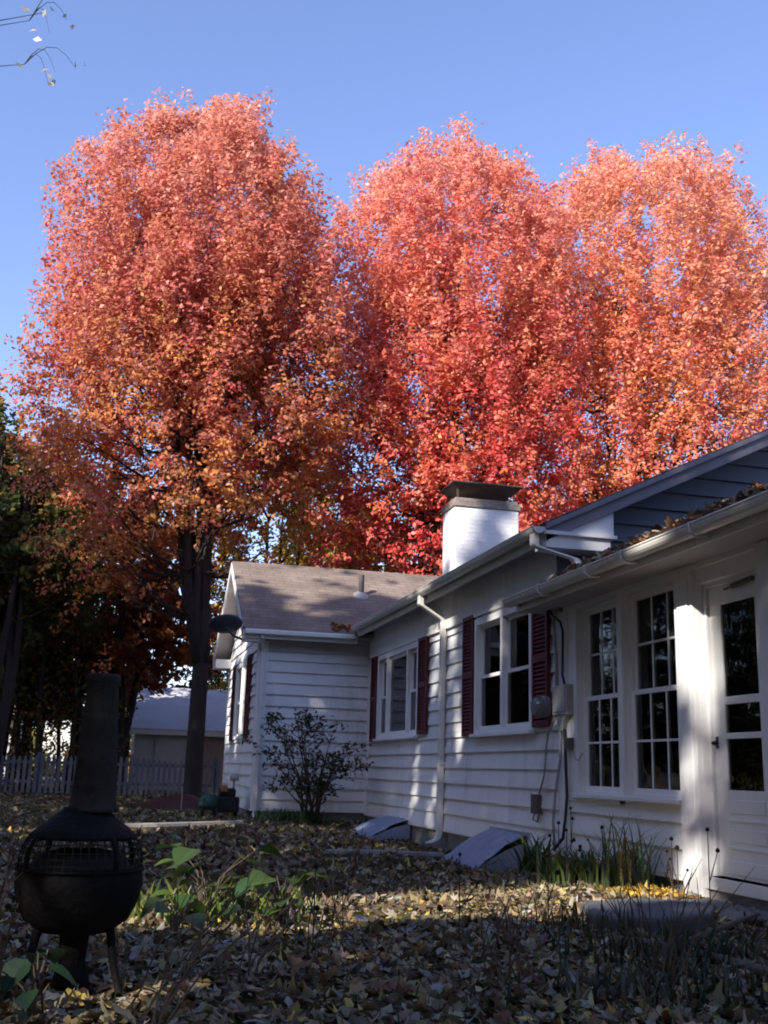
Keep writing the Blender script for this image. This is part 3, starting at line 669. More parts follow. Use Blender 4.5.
# neighbour's garage
ga = root('garage', (3.0, 40, 0), 'pale roofed garage standing behind the fence and the left maple trunk', 'garage')
b = MB(); b.box(.95, 2.55, 38.19, 38.35, 0, 2.2); b.build('wall', M['gar_p'], ga)
b = MB(); b.box(2.55, 6, 38.2, 38.35, 0, 2.2); b.box(6, 6.15, 38.2, 44, 0, 2.2); b.build('wall', M['gar_w'], ga)
b = MB(); b.prism([(38.2, 0), (44, 0), (44, 2.2), (41.1, 3.6), (38.2, 2.2)], 'X', .80, .95); b.build('gable_wall', M['gar_p'], ga)
b = MB(); slab(b, (.55, 37.8, 2.06), (6.5, 37.8, 2.06), (6.5, 41.1, 3.68), (.55, 41.1, 3.68), .1); slab(b, (.55, 41.1, 3.68), (6.5, 41.1, 3.68), (6.5, 44.4, 2.06), (.55, 44.4, 2.06), .1); b.build('roof', M['gar_r'], ga)
b = MB(); b.box(1.5, 2.2, 38.13, 38.198, .02, 1.95); b.build('door', M['gar_p'], ga)
b = MB(); b.box(.55, 6.5, 37.72, 37.79, 1.86, 2.02); b.build('fascia', M['trim'], ga)

# a pale house far beyond the woods
fh = root('far_house', (-8, 66, 0), 'small pale house glimpsed between trunks beyond the picket fence', 'house')
b = MB(); b.box(-12, -5, 64, 70, 0, 3.2); b.build('wall', M['farwall'], fh)
b = MB(); b.prism([(63.4, 3.1), (67, 5.4), (70.6, 3.1)], 'X', -12.4, -4.6); b.build('roof', M['gar_r'], fh)
for x in (-10.8, -8.5, -6.4): MB().box(x - .5, x + .5, 63.93, 63.995, 1.0, 2.3).build('window', M['dial'], fh)

# ------------------------------------------------------------------ trees
def envelope_plumes(n, cx, cy, zb, zt, rad, rng, pw=(.52, 2.6), spread=.84):
    """limb tips spread through an egg shaped envelope"""
    pts = []; tries = 0
    while len(pts) < n and tries < 8000:
        tries += 1
        t = rng.uniform(.03, .92); w = max(.05, 1 - abs((t - pw[0]) / (1.06 - pw[0] if t > pw[0] else pw[0] + .16)) ** pw[1]) ** .55
        r = math.sqrt(rng.uniform(0, 1)) * rad * w * spread; a = rng.uniform(0, 2 * math.pi)
        p = np.array([cx + r * math.cos(a), cy + r * math.sin(a), zb + (zt - zb) * t])
        if all(np.linalg.norm((p - q) / np.array([1, 1, 1.5])) > rad * .27 for q in pts): pts.append(p)
    return np.array(pts)

def maple(name, label, x, y, zb, zt, cx, rad, cols, w, nleaf, seed, group, stems=6, size=(.13, .21), nplume=46, droop=None, th=.22, keep=None, mtl='leaf', bark='bark', split=.9, pw=(.52, 2.6), pale=0.0, holes=0.0, low=None, lowp=1.7, shell=0.0, zt_top=None, vstem=(.12, .42)):
    rng = np.random.default_rng(seed); r = root(name, (x, y, 0), label, 'tree', group)
    tips = envelope_plumes(nplume, cx, y, zb, zt, rad, rng, pw)
    all_tips = tips
    if keep is not None: tips = tips[keep(tips, rng)]
    mb = MB()
    trunk_h = split
    mb.tube([(x, y, -.15), (x + .01, y, .2), (x, y, trunk_h), (x + .03, y, trunk_h + .5)], [th * 1.6, th * 1.2, th, th * .85], 12)
    # ascending stems
    st = []
    for k in range(stems):
        a = 2 * math.pi * (k + rng.uniform(-.3, .3)) / stems
        rr = rad * rng.uniform(*vstem); topz = zb + (zt - zb) * rng.uniform(.62, .82)
        ex, ey = cx + rr * math.cos(a), y + rr * math.sin(a)
        P = []
        for i in range(9):
            t = i / 8
            P.append((x + (ex - x) * t ** .8 + .12 * math.sin(5 * t + k), y + (ey - y) * t ** .8 + .12 * math.cos(4 * t + 2 * k), trunk_h * .8 + (topz - trunk_h * .8) * t))
        R_ = [th * .62 * (1 - t / 8) ** .9 + .012 for t in range(9)]
        mb.tube(P, R_, 8); st.append(np.array(P))
    allp = np.concatenate(st)
    for tp in tips:        # limbs from the nearest lower stem point to each plume
        lower = allp[(allp[:, 2] < tp[2] - .5) & (allp[:, 2] > max(1.6, tp[2] - 6.5))]
        if len(lower) == 0: lower = allp[:3]
        dd = np.linalg.norm((lower - tp) * np.array([1.3, 1.3, .55]), axis=1); q = lower[dd.argmin()]
        P = [q + (tp - q) * t + np.array([0, 0, -.35 * math.sin(math.pi * t)]) * (1 - t) + rng.normal(size=3) * .06 * math.sin(math.pi * t) for t in np.linspace(0, 1, 6)]
        if keep is not None and not keep(np.array(P), rng)[1:].all(): continue
        mb.tube(P, list(np.linspace(.052, .012, 6) * (th / .22) ** .5), 5, cap=False)
        for s in range(5):
            e_ = tp + np.clip(rng.normal(size=3), -1.2, 1.2) * np.array([.5, .5, .5]); q2 = P[int(rng.integers(2, 5))]
            mb.tube([q2, (np.array(q2) + e_) / 2 + rng.normal(size=3) * .08, e_], [.018, .011, .005], 4, cap=False)
    mb.build('trunk', M[bark], r, smooth=True)
    # leaves: many small sprays inside every plume
    tips = all_tips
    per = 30; ncl = nleaf // per
    pi = rng.integers(0, len(tips), ncl); ez = rng.uniform(.8, 1.35, len(tips)); er = rng.uniform(.8, 1.25, len(tips))
    d = rng.normal(size=(ncl, 3)); d /= np.linalg.norm(d, axis=1, keepdims=True)
    rr = rng.uniform(0, 1, ncl) ** .42
    base_r = rad * .31
    c = tips[pi] + d * rr[:, None] * np.stack([er[pi] * base_r, er[pi] * base_r, ez[pi] * base_r * 1.45], 1)
    if shell:
        ns = int(ncl * shell); ts = 1 - rng.uniform(0, 1, ns) ** 1.25 * .97; th_ = rng.uniform(0, 2 * math.pi, ns)
        lob = 1 + .10 * np.sin(3 * th_ + seed + 3 * ts) + .075 * np.sin(5 * th_ - seed * 2 + 8 * ts) + .05 * np.sin(9 * th_ + 15 * ts + seed)
        wt = np.where(ts > pw[0], 1 - (np.abs(ts - pw[0]) / (1.0 - pw[0])) ** pw[1], 1 - (np.abs(ts - pw[0]) / (pw[0] + .16)) ** pw[1]); wt = np.clip(wt, .02, 1) ** .52
        streak = np.sin(13 * th_ + seed + 2.2 * np.sin(5 * ts + seed)) + .8 * np.sin(23 * th_ - 3 * ts + 2 * seed) + .7 * np.sin(7 * ts + 4 * th_)
        rs = rad * wt * lob * (1 - rng.uniform(0, 1, ns) ** 1.6 * .38) * (1 + .045 * streak - .10 * (streak < -.9)) + (rng.uniform(size=ns) < .07) * rng.uniform(.1, .65, ns)
        zt_up = (rng.uniform(size=ns) < .05) * rng.uniform(.1, .6, ns) * (ts > .6)
        zs = zb + (zt_top - zb) * ts * (1 + .035 * np.sin(4 * th_ + seed * 3) * ts) + rng.normal(size=ns) * .12 + zt_up + .16 * streak * ts
        k = rng.permutation(ncl)[:ns]; thin = (streak < -.75) & (rng.uniform(size=ns) < .8); k, rs, th_, zs = k[~thin], rs[~thin], th_[~thin], zs[~thin]; c[k] = np.stack([cx + rs * np.cos(th_), y + rs * np.sin(th_), zs], 1)
    if holes:
        tt = (c[:, 2] - zb) / (zt - zb); nz_ = np.sin(c[:, 0] * 2.3 + seed) * np.sin(c[:, 2] * 1.9 + c[:, 0]) + np.sin(c[:, 1] * 2.1) * np.sin(c[:, 2] * 3.1 + seed) * .7 + rng.normal(size=ncl) * .35
        lone = np.hypot((c[:, 0] - cx), (c[:, 1] - y)) < rad * .55
        drop = (nz_ > .95 - holes * np.clip(.58 - tt, 0, .6) - .18 * lone * (tt < .5) + 4 * np.clip(tt - .55, 0, 1))
        drop |= (rng.uniform(size=ncl) < 1.5 * np.clip(.52 - tt, 0, .45)) & (np.sin(c[:, 0] * 1.7 + c[:, 2] * .8 + seed) + np.sin(c[:, 2] * 2.3 - c[:, 0] * .6 + c[:, 1]) > -.6)
        c, pi = c[~drop], pi[~drop]; ncl = len(c)
    q = np.repeat(np.arange(ncl), per); n = len(q)
    out = c - np.array([cx, y, zb + (zt - zb) * .3]); out /= np.linalg.norm(out, axis=1, keepdims=True) + 1e-6
    zt2 = zt_top or zt
    tc_ = np.clip((c[:, 2] - zb) / (zt - zb), 0, 1)
    dirn = out * 1.0 + np.stack([0 * tc_, 0 * tc_, -.15 + 1.25 * tc_], 1) + rng.normal(size=(ncl, 3)) * .30
    dirn /= np.linalg.norm(dirn, axis=1, keepdims=True) + 1e-6
    ln = rng.uniform(.22, .62, ncl) * (rad / 4) ** .5 * (1 - .3 * tc_)
    along = rng.uniform(-1, 1, n); taper = (1.05 - .5 * np.abs(along))[:, None]
    L = c[q] + dirn[q] * (along * ln[q])[:, None] + rng.normal(size=(n, 3)) * np.array([.13, .13, .09]) * taper
    nr = out[q] * .5 + np.array([-.15, -.2, .45]) + rng.normal(size=(n, 3)) * .62
    sz = rng.uniform(*size, n)
    # colour varies plume by plume and spray by spray
    base = palette(cols, w, ncl, rng, .14)
    if low is not None:       # some inner and lower sprays turned another colour
        tl = np.clip((c[:, 2] - zb) / (zt - zb), 0, 1); g_ = rng.uniform(size=ncl) < lowp * np.clip(.72 - tl, 0, 1) ** 1.1 * (.6 + .6 * np.sin(c[:, 0] * 1.1 + seed) * np.sin(c[:, 2] * .9 + c[:, 1]))
        base[g_] = palette(low, [1] * len(low), int(g_.sum()), rng, .14)
    pc = palette(cols, w, len(tips), rng, .1)
    tint = (base[q] * .52 + pc[pi][q] * .13 + palette(cols, w, n, rng, .32) * .35)
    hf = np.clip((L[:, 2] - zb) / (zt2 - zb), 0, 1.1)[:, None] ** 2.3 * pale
    tint = tint * (1 - hf) + np.array([.88, .50, .38]) * hf * rng.uniform(.8, 1.15, (n, 1))  # upper leaves paled: coral fall colour plus painted-in glare of the sunlit top
    if keep is not None:
        kk = keep(L, rng); L, nr, sz, tint = L[kk], nr[kk], sz[kk], tint[kk]
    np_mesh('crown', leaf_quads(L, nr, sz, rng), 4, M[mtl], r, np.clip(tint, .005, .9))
    return r

red1 = [(.60, .10, .095), (.68, .21, .09), (.42, .06, .06), (.72, .27, .20), (.60, .26, .06)]
red2 = [(.80, .09, .08), (.84, .20, .12), (.82, .30, .08), (.84, .32, .22), (.52, .035, .05)]
red3 = [(.80, .14, .09), (.84, .27, .11), (.84, .38, .10), (.84, .34, .23), (.54, .05, .05)]
def left_droop(c, rng):
    # lower left limbs hang further out
    return c
GR = 'three tall red maples behind the house'
gold = [(.74, .38, .07), (.66, .28, .06), (.52, .20, .05), (.60, .40, .10)]; crimson = [(.78, .05, .09), (.72, .045, .06), (.80, .11, .11)]
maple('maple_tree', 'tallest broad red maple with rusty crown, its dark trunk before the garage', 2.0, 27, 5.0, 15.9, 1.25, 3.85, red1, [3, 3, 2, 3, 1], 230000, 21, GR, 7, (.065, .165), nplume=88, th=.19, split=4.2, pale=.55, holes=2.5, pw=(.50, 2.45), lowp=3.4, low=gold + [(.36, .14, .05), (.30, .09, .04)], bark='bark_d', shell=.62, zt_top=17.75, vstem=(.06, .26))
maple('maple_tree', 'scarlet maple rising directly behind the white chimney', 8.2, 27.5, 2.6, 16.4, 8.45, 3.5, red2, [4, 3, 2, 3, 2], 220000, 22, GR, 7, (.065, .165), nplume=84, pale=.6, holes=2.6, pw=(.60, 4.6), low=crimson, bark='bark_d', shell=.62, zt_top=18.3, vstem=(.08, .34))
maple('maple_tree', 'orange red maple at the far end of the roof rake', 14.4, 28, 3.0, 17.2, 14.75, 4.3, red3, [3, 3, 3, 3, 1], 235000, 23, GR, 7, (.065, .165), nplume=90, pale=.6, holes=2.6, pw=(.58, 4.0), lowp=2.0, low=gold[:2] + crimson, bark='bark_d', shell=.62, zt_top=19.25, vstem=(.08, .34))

# lower autumn trees behind
oc = [(.50, .26, .04), (.45, .17, .04), (.40, .30, .06), (.30, .10, .04)]
yc = [(.42, .33, .05), (.30, .30, .06), (.48, .22, .04)]
gc_ = [(.06, .09, .025), (.10, .12, .03), (.16, .15, .04)]
rd = [(.55, .07, .05), (.52, .16, .05), (.35, .06, .04)]
BG = 'lower autumn trees behind the maples'
maple('oak_tree', 'bright orange tree top above the dark evergreens at the lawn edge', -4.6, 41, 5, 14.6, -4.9, 3.2, oc, [3, 4, 1, 2], 13000, 31, BG, 4, (.22, .34), 20)
maple('birch_tree', 'yellow and orange tree glowing between the left and the chimney maple', 5.0, 33, 1.5, 11.6, 5.0, 3.0, [(.85, .55, .10), (.78, .40, .07), (.60, .52, .10), (.70, .28, .06)], [4, 3, 3, 2], 26000, 32, BG, 4, (.12, .2), 26, holes=1.2)
maple('birch_tree', 'greenish yellow tree low behind the wing roof ridge', 8.4, 41, 1.5, 12.6, 8.4, 3.4, yc, [3, 2, 3], 13000, 33, BG, 4, (.22, .34), 22)
maple('oak_tree', 'rusty red understory tree behind the chimney hood', 12.2, 39, 1, 11.6, 12.2, 3.6, rd, [3, 3, 2], 14000, 34, BG, 4, (.2, .32), 22)
maple('oak_tree', 'deep red understory tree showing over the roof beside the rake', 18.5, 40, 1, 12.4, 18.5, 4.0, rd, [3, 3, 2], 14000, 35, BG, 4, (.2, .32), 22)
maple('oak_tree', 'golden orange tree spreading low at the far left edge of the woods', -3.0, 30.5, 4.6, 10.6, -3.0, 2.6, [(.34, .18, .05), (.18, .14, .05), (.09, .12, .03), (.05, .08, .025)], [2, 2, 4, 3], 16000, 38, BG, 5, (.13, .22), 24)
maple('oak_tree', 'brownish red tree behind the left maple trunk and garage roof', .2, 35, 3.0, 11.0, .0, 3.2, [(.30, .09, .04), (.36, .16, .05), (.24, .06, .035)], [3, 3, 2], 15000, 36, BG, 4, (.2, .3), 24)
maple('oak_tree', 'olive green tree with some yellow left of the rusty maple', -3.3, 34, 2.6, 10.2, -3.4, 2.6, gc_ + [(.26, .2, .05)], [3, 3, 2, 2], 13000, 37, BG, 4, (.2, .3), 22)

def light_keep(L, rng):
    """gaps in the shade trees: leaves whose shadow would fall where the photograph shows sun are not there"""
    s = SUN_TO; keep = np.ones(len(L), bool)
    def on(axis, val):
        t = (L[:, axis] - val) / s[axis]; p = L - s * t[:, None]; p[t < 0] = 1e6; return p      # only leaves between the sun and the place
    u = rng.uniform(size=len(L)); j = rng.normal(size=L.shape) * .10
    p = on(1, 16.45) + j          # chimney, with one trunk-like band of shade left across it
    band = (p[:, 0] > 5.58 + (p[:, 2] - 4.2) * .16) & (p[:, 0] < 5.88 + (p[:, 2] - 4.2) * .12)
    keep &= ~((p[:, 0] > 4.7) & (p[:, 0] < 6.8) & (p[:, 2] > 3.8) & (p[:, 2] < 6.0) & ~band)
    n = np.array([0, -ms, 1.0]); d0 = n @ np.array([0, 18.85, 3.28])          # wing roof plane
    t = (L @ n - d0) / (s @ n); p = L - s * t[:, None] + j; p[t < 0] = 1e6
    edge = 4.12 + .10 * np.sin(p[:, 0] * 3.1) + .07 * np.sin(p[:, 0] * 7.3 + 1)
    keep &= ~((p[:, 0] > 1.7) & (p[:, 0] < 7) & (p[:, 2] > edge) & (p[:, 2] < 5.3) & (u < .992))
    strip = ((np.abs(p[:, 2] - 3.95) < .07) & (p[:, 0] > 2.2) & (p[:, 0] < 3.2)) | ((np.abs(p[:, 2] - 3.8) < .08) & (p[:, 0] > 2.9) & (p[:, 0] < 3.8))
    keep &= ~(strip & (u < .95))
    p = on(0, 4.42) + j * .5      # porch post and door jamb
    a = (p[:, 1] > 7.4) & (p[:, 1] < 8.2)
    keep &= ~(a & (p[:, 2] > 1.5) & (p[:, 2] < 2.9))
    keep &= ~(a & (p[:, 2] > -.2) & (p[:, 2] <= 1.5) & (u < .92))
    keep &= ~((np.abs(p[:, 1] - 13.9 - (p[:, 2] - 2.0) * .25) < .3) & (p[:, 2] > 1.0) & (p[:, 2] < 3.1) & (u < .93))
    keep &= ~((np.abs(p[:, 1] - 14.95 + (p[:, 2] - 2.0) * .3) < .3) & (p[:, 2] > 1.9) & (p[:, 2] < 3.1) & (u < .95))
    keep &= ~((np.abs(p[:, 1] - 16.1 + p[:, 2] * .15) < .28) & (p[:, 2] > .25) & (p[:, 2] < 1.3) & (u < .95))
    p = on(0, -1.1); keep &= ~((np.abs(p[:, 1] - 8.0) < .3) & (p[:, 2] > 6.05) & (p[:, 2] < 7.05))     # the bare twigs catch the sun
    p = on(2, 0.03) + j           # patches of sun on the leaves
    def blob(x, y, a_, b_, ang, pr):
        c_, s_ = math.cos(ang), math.sin(ang); dx, dy = p[:, 0] - x, p[:, 1] - y
        return (((dx * c_ + dy * s_) / a_) ** 2 + ((-dx * s_ + dy * c_) / b_) ** 2 < 1) & (u < pr)
    k2 = blob(2.65, 7.3, 1.7, .88, .06, 1.1) | blob(3.3, 8.4, .9, .4, .3, 1.1) | blob(.6, 6.7, 1.1, .72, .10, 1.1) | blob(4.1, 8.0, .6, .45, .5, 1.1) | blob(-.9, 21.5, 2.0, .5, .4, .9) | blob(.8, 14.6, .9, .3, .3, .8) | blob(1.9, 9.3, .5, .2, .2, .6) | blob(3.2, 9.0, .5, .2, .4, .5)
    keep &= ~k2
    p = on(0, 2.46) + j           # slivers on the wing's gable end
    keep &= ~((p[:, 1] > 19.5) & (p[:, 1] < 24.3) & (p[:, 2] > 1.3) & (p[:, 2] < 5) & (((np.abs(p[:, 1] - 21.7) < .5) & (p[:, 2] < 3.4)) | ((np.abs(p[:, 1] - 23.8) < .4) & (p[:, 2] < 3.4)) | ((p[:, 2] > 2.9) & (p[:, 1] > 20.9))) & (u < .975))
    n = np.array([0, -.49, 1.0]); d0 = n @ np.array([0, 37.8, 2.06]); t = (L @ n - d0) / (s @ n); p = L - s * t[:, None]; p[t < 0] = 1e6
    gg = np.sin(p[:, 0] * 4.3 + 1) * np.sin(p[:, 2] * 9 + p[:, 0] * 2) > .1
    keep &= ~((p[:, 0] > .5) & (p[:, 0] < 5) & (p[:, 2] > 2) & (p[:, 2] < 3.8) & (gg | (u < .6)))
    p = on(1, 27.0)               # the maples stand in full sun above their skirts
    lim = 7.2 - .55 * np.clip(p[:, 0] - 1, 0, 8) + 2.2 * np.clip(-(p[:, 0] - 1.5) / 3, 0, 1)
    keep &= ~((p[:, 0] > -4) & (p[:, 0] < 40) & (p[:, 2] > lim) & (p[:, 2] < 60))
    return keep

SH = 'shade trees along the side of the yard'
shade_c = [(.05, .07, .02), (.09, .10, .025), (.16, .12, .03), (.2, .1, .03)]
i = 0
for (sx, sy, st_, lab) in [(-10, -9, 17, 0), (-9.5, -4.6, 17.5, 0), (-9.8, -.4, 17, 0), (-9.3, 3.8, 18.5, 0), (-10, 8, 16.5, 0), (-10, 12.2, 16.5, 0), (-11, 17, 16.5, 0), (-12, 22, 16.5, 0),
                      (-14.5, -11, 19, 0), (-14, -6, 20, 0), (-14.5, -1, 21, 0), (-14, 4, 22.0, 0), (-14.5, 9.5, 18.5, 0), (-15.5, 15, 18.5, 0), (-17, 21, 18, 0),
                      (-4.5, -7.5, 13, 1), (0, -6.5, 12, 1), (4.6, -7, 13, 1), (9.5, -6, 13, 1), (2.5, -12, 16, 1)]:  # this row: unseen trees added behind the camera to block sky light
    maple('shade_tree', ['leafy tree off the side of the yard shading the lawn', 'leafy tree added behind the camera to dim the sky light'][lab], sx, sy, 1.2, st_, sx, 3.1 if i < 8 else 3.4, shade_c, [3, 3, 2, 1], 15000, 50 + i, [SH, 'unseen trees added behind the camera to dim the sky light'][lab], 3, (.26, .42), 38, keep=light_keep, th=.17)
    i += 1

# evergreens at the left, tall dark trunks with drooping sprays
def pine(name, label, x, y, h, rad, zb, n, seed, group, col=None):
    rng = np.random.default_rng(seed); r = root(name, (x, y, 0), label, 'tree', group)
    mb = MB(); lean_ = rng.normal(size=2) * .25
    mb.tube([(x + lean_[0] * t, y + lean_[1] * t, h * t - .1) for t in np.linspace(0, 1, 8)], list(np.linspace(.19, .02, 8)), 8)
    nb = int((h - zb) * 5.5); cl = []
    for k in range(nb):
        t = (k + rng.uniform()) / nb; z = zb + (h - zb) * t; ln = rad * (1 - t) ** .75 * rng.uniform(.55, 1.05) + .15; a = rng.uniform(0, 2 * math.pi)
        e_ = np.array([x + math.cos(a) * ln, y + math.sin(a) * ln, z - ln * .22 + .12]); b0 = np.array([x + lean_[0] * z / h, y + lean_[1] * z / h, z])
        mb.tube([b0, (b0 + e_) / 2 + np.array([0, 0, .1]), e_], [.035 * (1 - t) + .01, .02, .006], 4, cap=False)
        for s in np.linspace(.25, 1, max(3, int(ln * 4))): cl.append(b0 + (e_ - b0) * s + np.array([0, 0, .1 * math.sin(math.pi * s)]))
    for k in range(6):      # dead lower snags
        z = rng.uniform(1.0, zb + .5); a = rng.uniform(0, 6.28); mb.tube([(x, y, z), (x + math.cos(a) * .9, y + math.sin(a) * .9, z - .1)], [.02, .006], 4, cap=False)
    mb.build('trunk', M['bark_d'], r, smooth=True)
    cl = np.array(cl); per = max(3, n // len(cl)); q = np.repeat(np.arange(len(cl)), per)
    L = cl[q] + rng.normal(size=(len(q), 3)) * np.array([.22, .22, .13])
    nr = rng.normal(size=(len(q), 3)) * .7 + np.array([0, 0, .6])
    kk = light_keep(L, rng); L, nr, q = L[kk], nr[kk], q[kk]
    tint = palette(col or [(.02, .034, .016), (.03, .045, .02), (.045, .055, .02)], [3, 3, 1], len(q), rng)
    np_mesh('crown', leaf_quads(L, nr, rng.uniform(.2, .36, len(q)), rng, .42), 4, M['needle'], r, tint)
PN = 'dark evergreens beyond the picket fence'
pines = [(-4.6, 33.5, 9.5, 2.2, 2.2, 'dark evergreen at the left end of the fence'), (-2.6, 36, 8.2, 2.1, 2.6, 'dark evergreen behind the flue of the chiminea'),
         (-6.4, 37, 11.5, 2.4, 2.5, 'tall dark evergreen with bare lower trunk in the woods'), (-1.0, 38.5, 7.6, 2.0, 2.4, 'low dark evergreen beside the garage'),
         (-5.0, 41, 10, 2.3, 3.0, 'slim dark evergreen deeper in the woods'), (-3.6, 44, 9.5, 2.2, 3.0, 'far dark evergreen in the woods above the fence'), (-7.5, 46, 12, 2.5, 3.0, 'far tall evergreen rising in the woods'),
         (.6, 46, 8.0, 2.3, 2.4, 'dark evergreen standing behind the garage ridge'), (3.4, 47, 9.0, 2.6, 1.5, 'broad dark evergreen behind the garage')]
for k, (x, y, h, rr, zb, lab) in enumerate(pines): pine('pine_tree', lab, x, y, h, rr, zb, 5200, 80 + k, PN)
for k, (x, y, h, rr, zb) in enumerate([(-8.5, 31, 12, 2.6, 1.5), (-11.5, 34, 13, 2.8, 1.5), (-10, 39, 13, 2.8, 1.5), (-14.5, 37, 14, 3, 1.5), (-13, 43, 14, 3, 1.5), (-18, 41, 14, 3, 1.5), (-22, 44, 15, 3.2, 1.5), (-17, 48, 15, 3.2, 1.5), (-9.5, 50, 13, 3, 1.5), (-25, 50, 15, 3.2, 1.5), (-15, 29, 13, 2.8, 1.5)]):
    pine('pine_tree', 'dark evergreen in the dense woods along the left side beyond the lawn', x, y, h, rr, zb, 5200, 120 + k, 'dense evergreens beside the lawn')
# thin trunks in the woods
for k, (x, y) in enumerate([(-3.0, 33), (-2.2, 34.5), (-1.5, 33.4), (-3.7, 35), (-.6, 35.5), (-4.1, 38), (-2.9, 39), (-3.4, 32.2), (-2.6, 32.6), (-1.9, 32.1), (-2.0, 36.5), (-3.3, 37), (-4.4, 35.5), (-1.2, 32.3), (-.3, 33.2), (-4.0, 33.6), (-2.4, 41)]):
    rng = np.random.default_rng(200 + k)
    r = root('sapling', (x, y, 0), 'thin bare dark sapling in the woods behind the picket fence', 'tree', 'thin saplings behind the fence')
    b = MB(); P = [(x + .15 * math.sin(t * 4 + k), y, t * 6.2) for t in np.linspace(0, 1, 6)]; b.tube(P, list(np.linspace(.075, .02, 6)), 6)
    for s in range(9): q = P[int(rng.integers(2, 6))]; a = rng.uniform(0, 6.28); b.tube([q, (q[0] + .5 * math.cos(a), q[1] + .5 * math.sin(a), q[2] + .5), (q[0] + 1.0 * math.cos(a), q[1] + 1.0 * math.sin(a), q[2] + .75)], [.022, .012, .005], 4, cap=False)
    b.build('trunk', M['bark_d'], r, smooth=True)
    L = np.array([P[int(q)] for q in rng.integers(0, 6, 560)]) + rng.normal(size=(560, 3)) * np.array([.45, .45, .6]) + np.array([0, 0, .7])
    np_mesh('crown', leaf_quads(L, rng.normal(size=(560, 3)), rng.uniform(.10, .18, 560), rng), 4, M['leaf'], r, palette([(.2, .15, .03), (.28, .12, .03), (.08, .08, .02)], [2, 2, 3], 560, rng))

# sunlit brush far behind the woods: bushes and trees closing the horizon
fw = np.random.default_rng(77)
n = 34000; xx = fw.uniform(-60, 70, n); yy = 78 + fw.uniform(-5, 8, n) ; hh = 3.2 + 1.6 * np.sin(xx * .31) + 1.2 * np.sin(xx * .83 + 1) + .8 * np.sin(xx * 2.1)
zz = fw.uniform(0, 1, n) ** .8 * hh
o = np_mesh('far_brush', leaf_quads(np.stack([xx, yy, zz], 1), fw.normal(size=(n, 3)) + np.array([0, -.8, .5]), fw.uniform(.4, .8, n), fw), 4, M['leaf'], None, palette([(.28, .27, .07), (.34, .24, .07), (.16, .17, .05), (.36, .15, .05)], [3, 2, 3, 1], n, fw))
tag(o, kind='stuff')

# overhanging branch from a nearly bare tree beside the lawn
ot = root('bare_tree', (-4.6, 8.4, 0), 'almost bare tree whose thin branch tips with small leaves hang into the sky', 'tree')
rng = np.random.default_rng(9); mb = MB(); ends = []
mb.tube([(-4.6, 8.4, -.1), (-4.55, 8.4, 1.5), (-4.5, 8.35, 3.4), (-4.4, 8.3, 5.0)], [.2, .15, .12, .09], 9)
def spray(p0, p1, n, spread, depth=0):
    p0, p1 = np.array(p0, float), np.array(p1, float); P = [p0 + (p1 - p0) * t + np.array([0, 0, .18 * math.sin(math.pi * t)]) for t in np.linspace(0, 1, 6)]
    mb.tube(P, list(np.linspace(.016, .0025, 6) if depth == 0 else np.linspace(.004, .0012, 6)), 5, cap=False); ends.append(P[-1])
    if depth < 1:
        for k in range(n):
            q = P[int(rng.integers(3, 6))]; e_ = q + (p1 - p0) / np.linalg.norm(p1 - p0) * spread * rng.uniform(.5, 1) + rng.normal(size=3) * spread * .45; spray(q, e_, 0, spread, 1)
for tgt in [(-1.13, 8.05, 6.74), (-1.02, 8.0, 6.80), (-1.12, 8.0, 6.30), (-1.42, 8.1, 5.62)]: spray((-4.4, 8.3, 5.0), tgt, 5, .28)
for tgt in [(-3.4, 8.5, 8.0), (-5.2, 8.0, 8.2), (-6.0, 9.2, 7.0), (-5.6, 7.0, 6.4), (-4.2, 9.8, 7.6), (-4.0, 6.8, 7.2)]: spray((-4.4, 8.3, 5.0), tgt, 7, .9)
mb.build('trunk', M['bark'], ot, smooth=True)
E_ = np.array(ends); L = np.repeat(E_, 2, 0) + rng.normal(size=(len(E_) * 2, 3)) * .05
np_mesh('crown', leaf_quads(L, rng.normal(size=L.shape) + SUN_TO, rng.uniform(.045, .08, len(L)), rng), 4, M['leaf'], ot, palette([(.75, .70, .58), (.65, .6, .45)], [2, 1], len(L), rng))

# ------------------------------------------------------------------ plants
def shrub():
    r = root('shrub', (3.35, 18.3, 0), 'open twiggy shrub with dark leathery leaves growing before the wing wall', 'shrub')
    rng = np.random.default_rng(14); mb = MB(); tips = []
    for k in range(13):
        a = rng.uniform(0, 6.28); ex = 3.35 + rng.uniform(-.85, .75); ey = 18.3 + rng.uniform(-.45, .35); ez = rng.uniform(.75, 1.75) - abs(ex - 3.35) * .25
        P = [np.array([3.35 + .12 * math.cos(a), 18.3 + .1 * math.sin(a), 0]), np.array([3.35 + (ex - 3.35) * .35, 18.3 + (ey - 18.3) * .35, ez * .45]), np.array([3.35 + (ex - 3.35) * .75, 18.3 + (ey - 18.3) * .75, ez * .75]), np.array([ex, ey, ez])]
        mb.tube(P, [.022, .017, .011, .005], 5)
        for s in range(6):
            q = P[int(rng.integers(1, 4))]; e_ = q + np.array([rng.normal() * .22, rng.normal() * .15, rng.uniform(.02, .3)]); mb.tube([q, (q + e_) / 2 + rng.normal(size=3) * .02, e_], [.008, .006, .003], 4, cap=False); tips.append(e_)
        tips.append(P[-1])
    mb.build('stem', M['twig'], r, smooth=True)
    T = np.array(tips); q = rng.integers(0, len(T), 1500); L = T[q] + rng.normal(size=(1500, 3)) * np.array([.075, .075, .055])
    np_mesh('foliage', leaf_quads(L, rng.normal(size=L.shape) * .7 + np.array([0, -.2, .6]), rng.uniform(.07, .12, 1500), rng, .42), 4, M['green'], r, palette([(.05, .06, .025), (.035, .045, .02), (.12, .09, .03), (.16, .10, .04)], [4, 4, 1, 1], 1500, rng))
shrub()

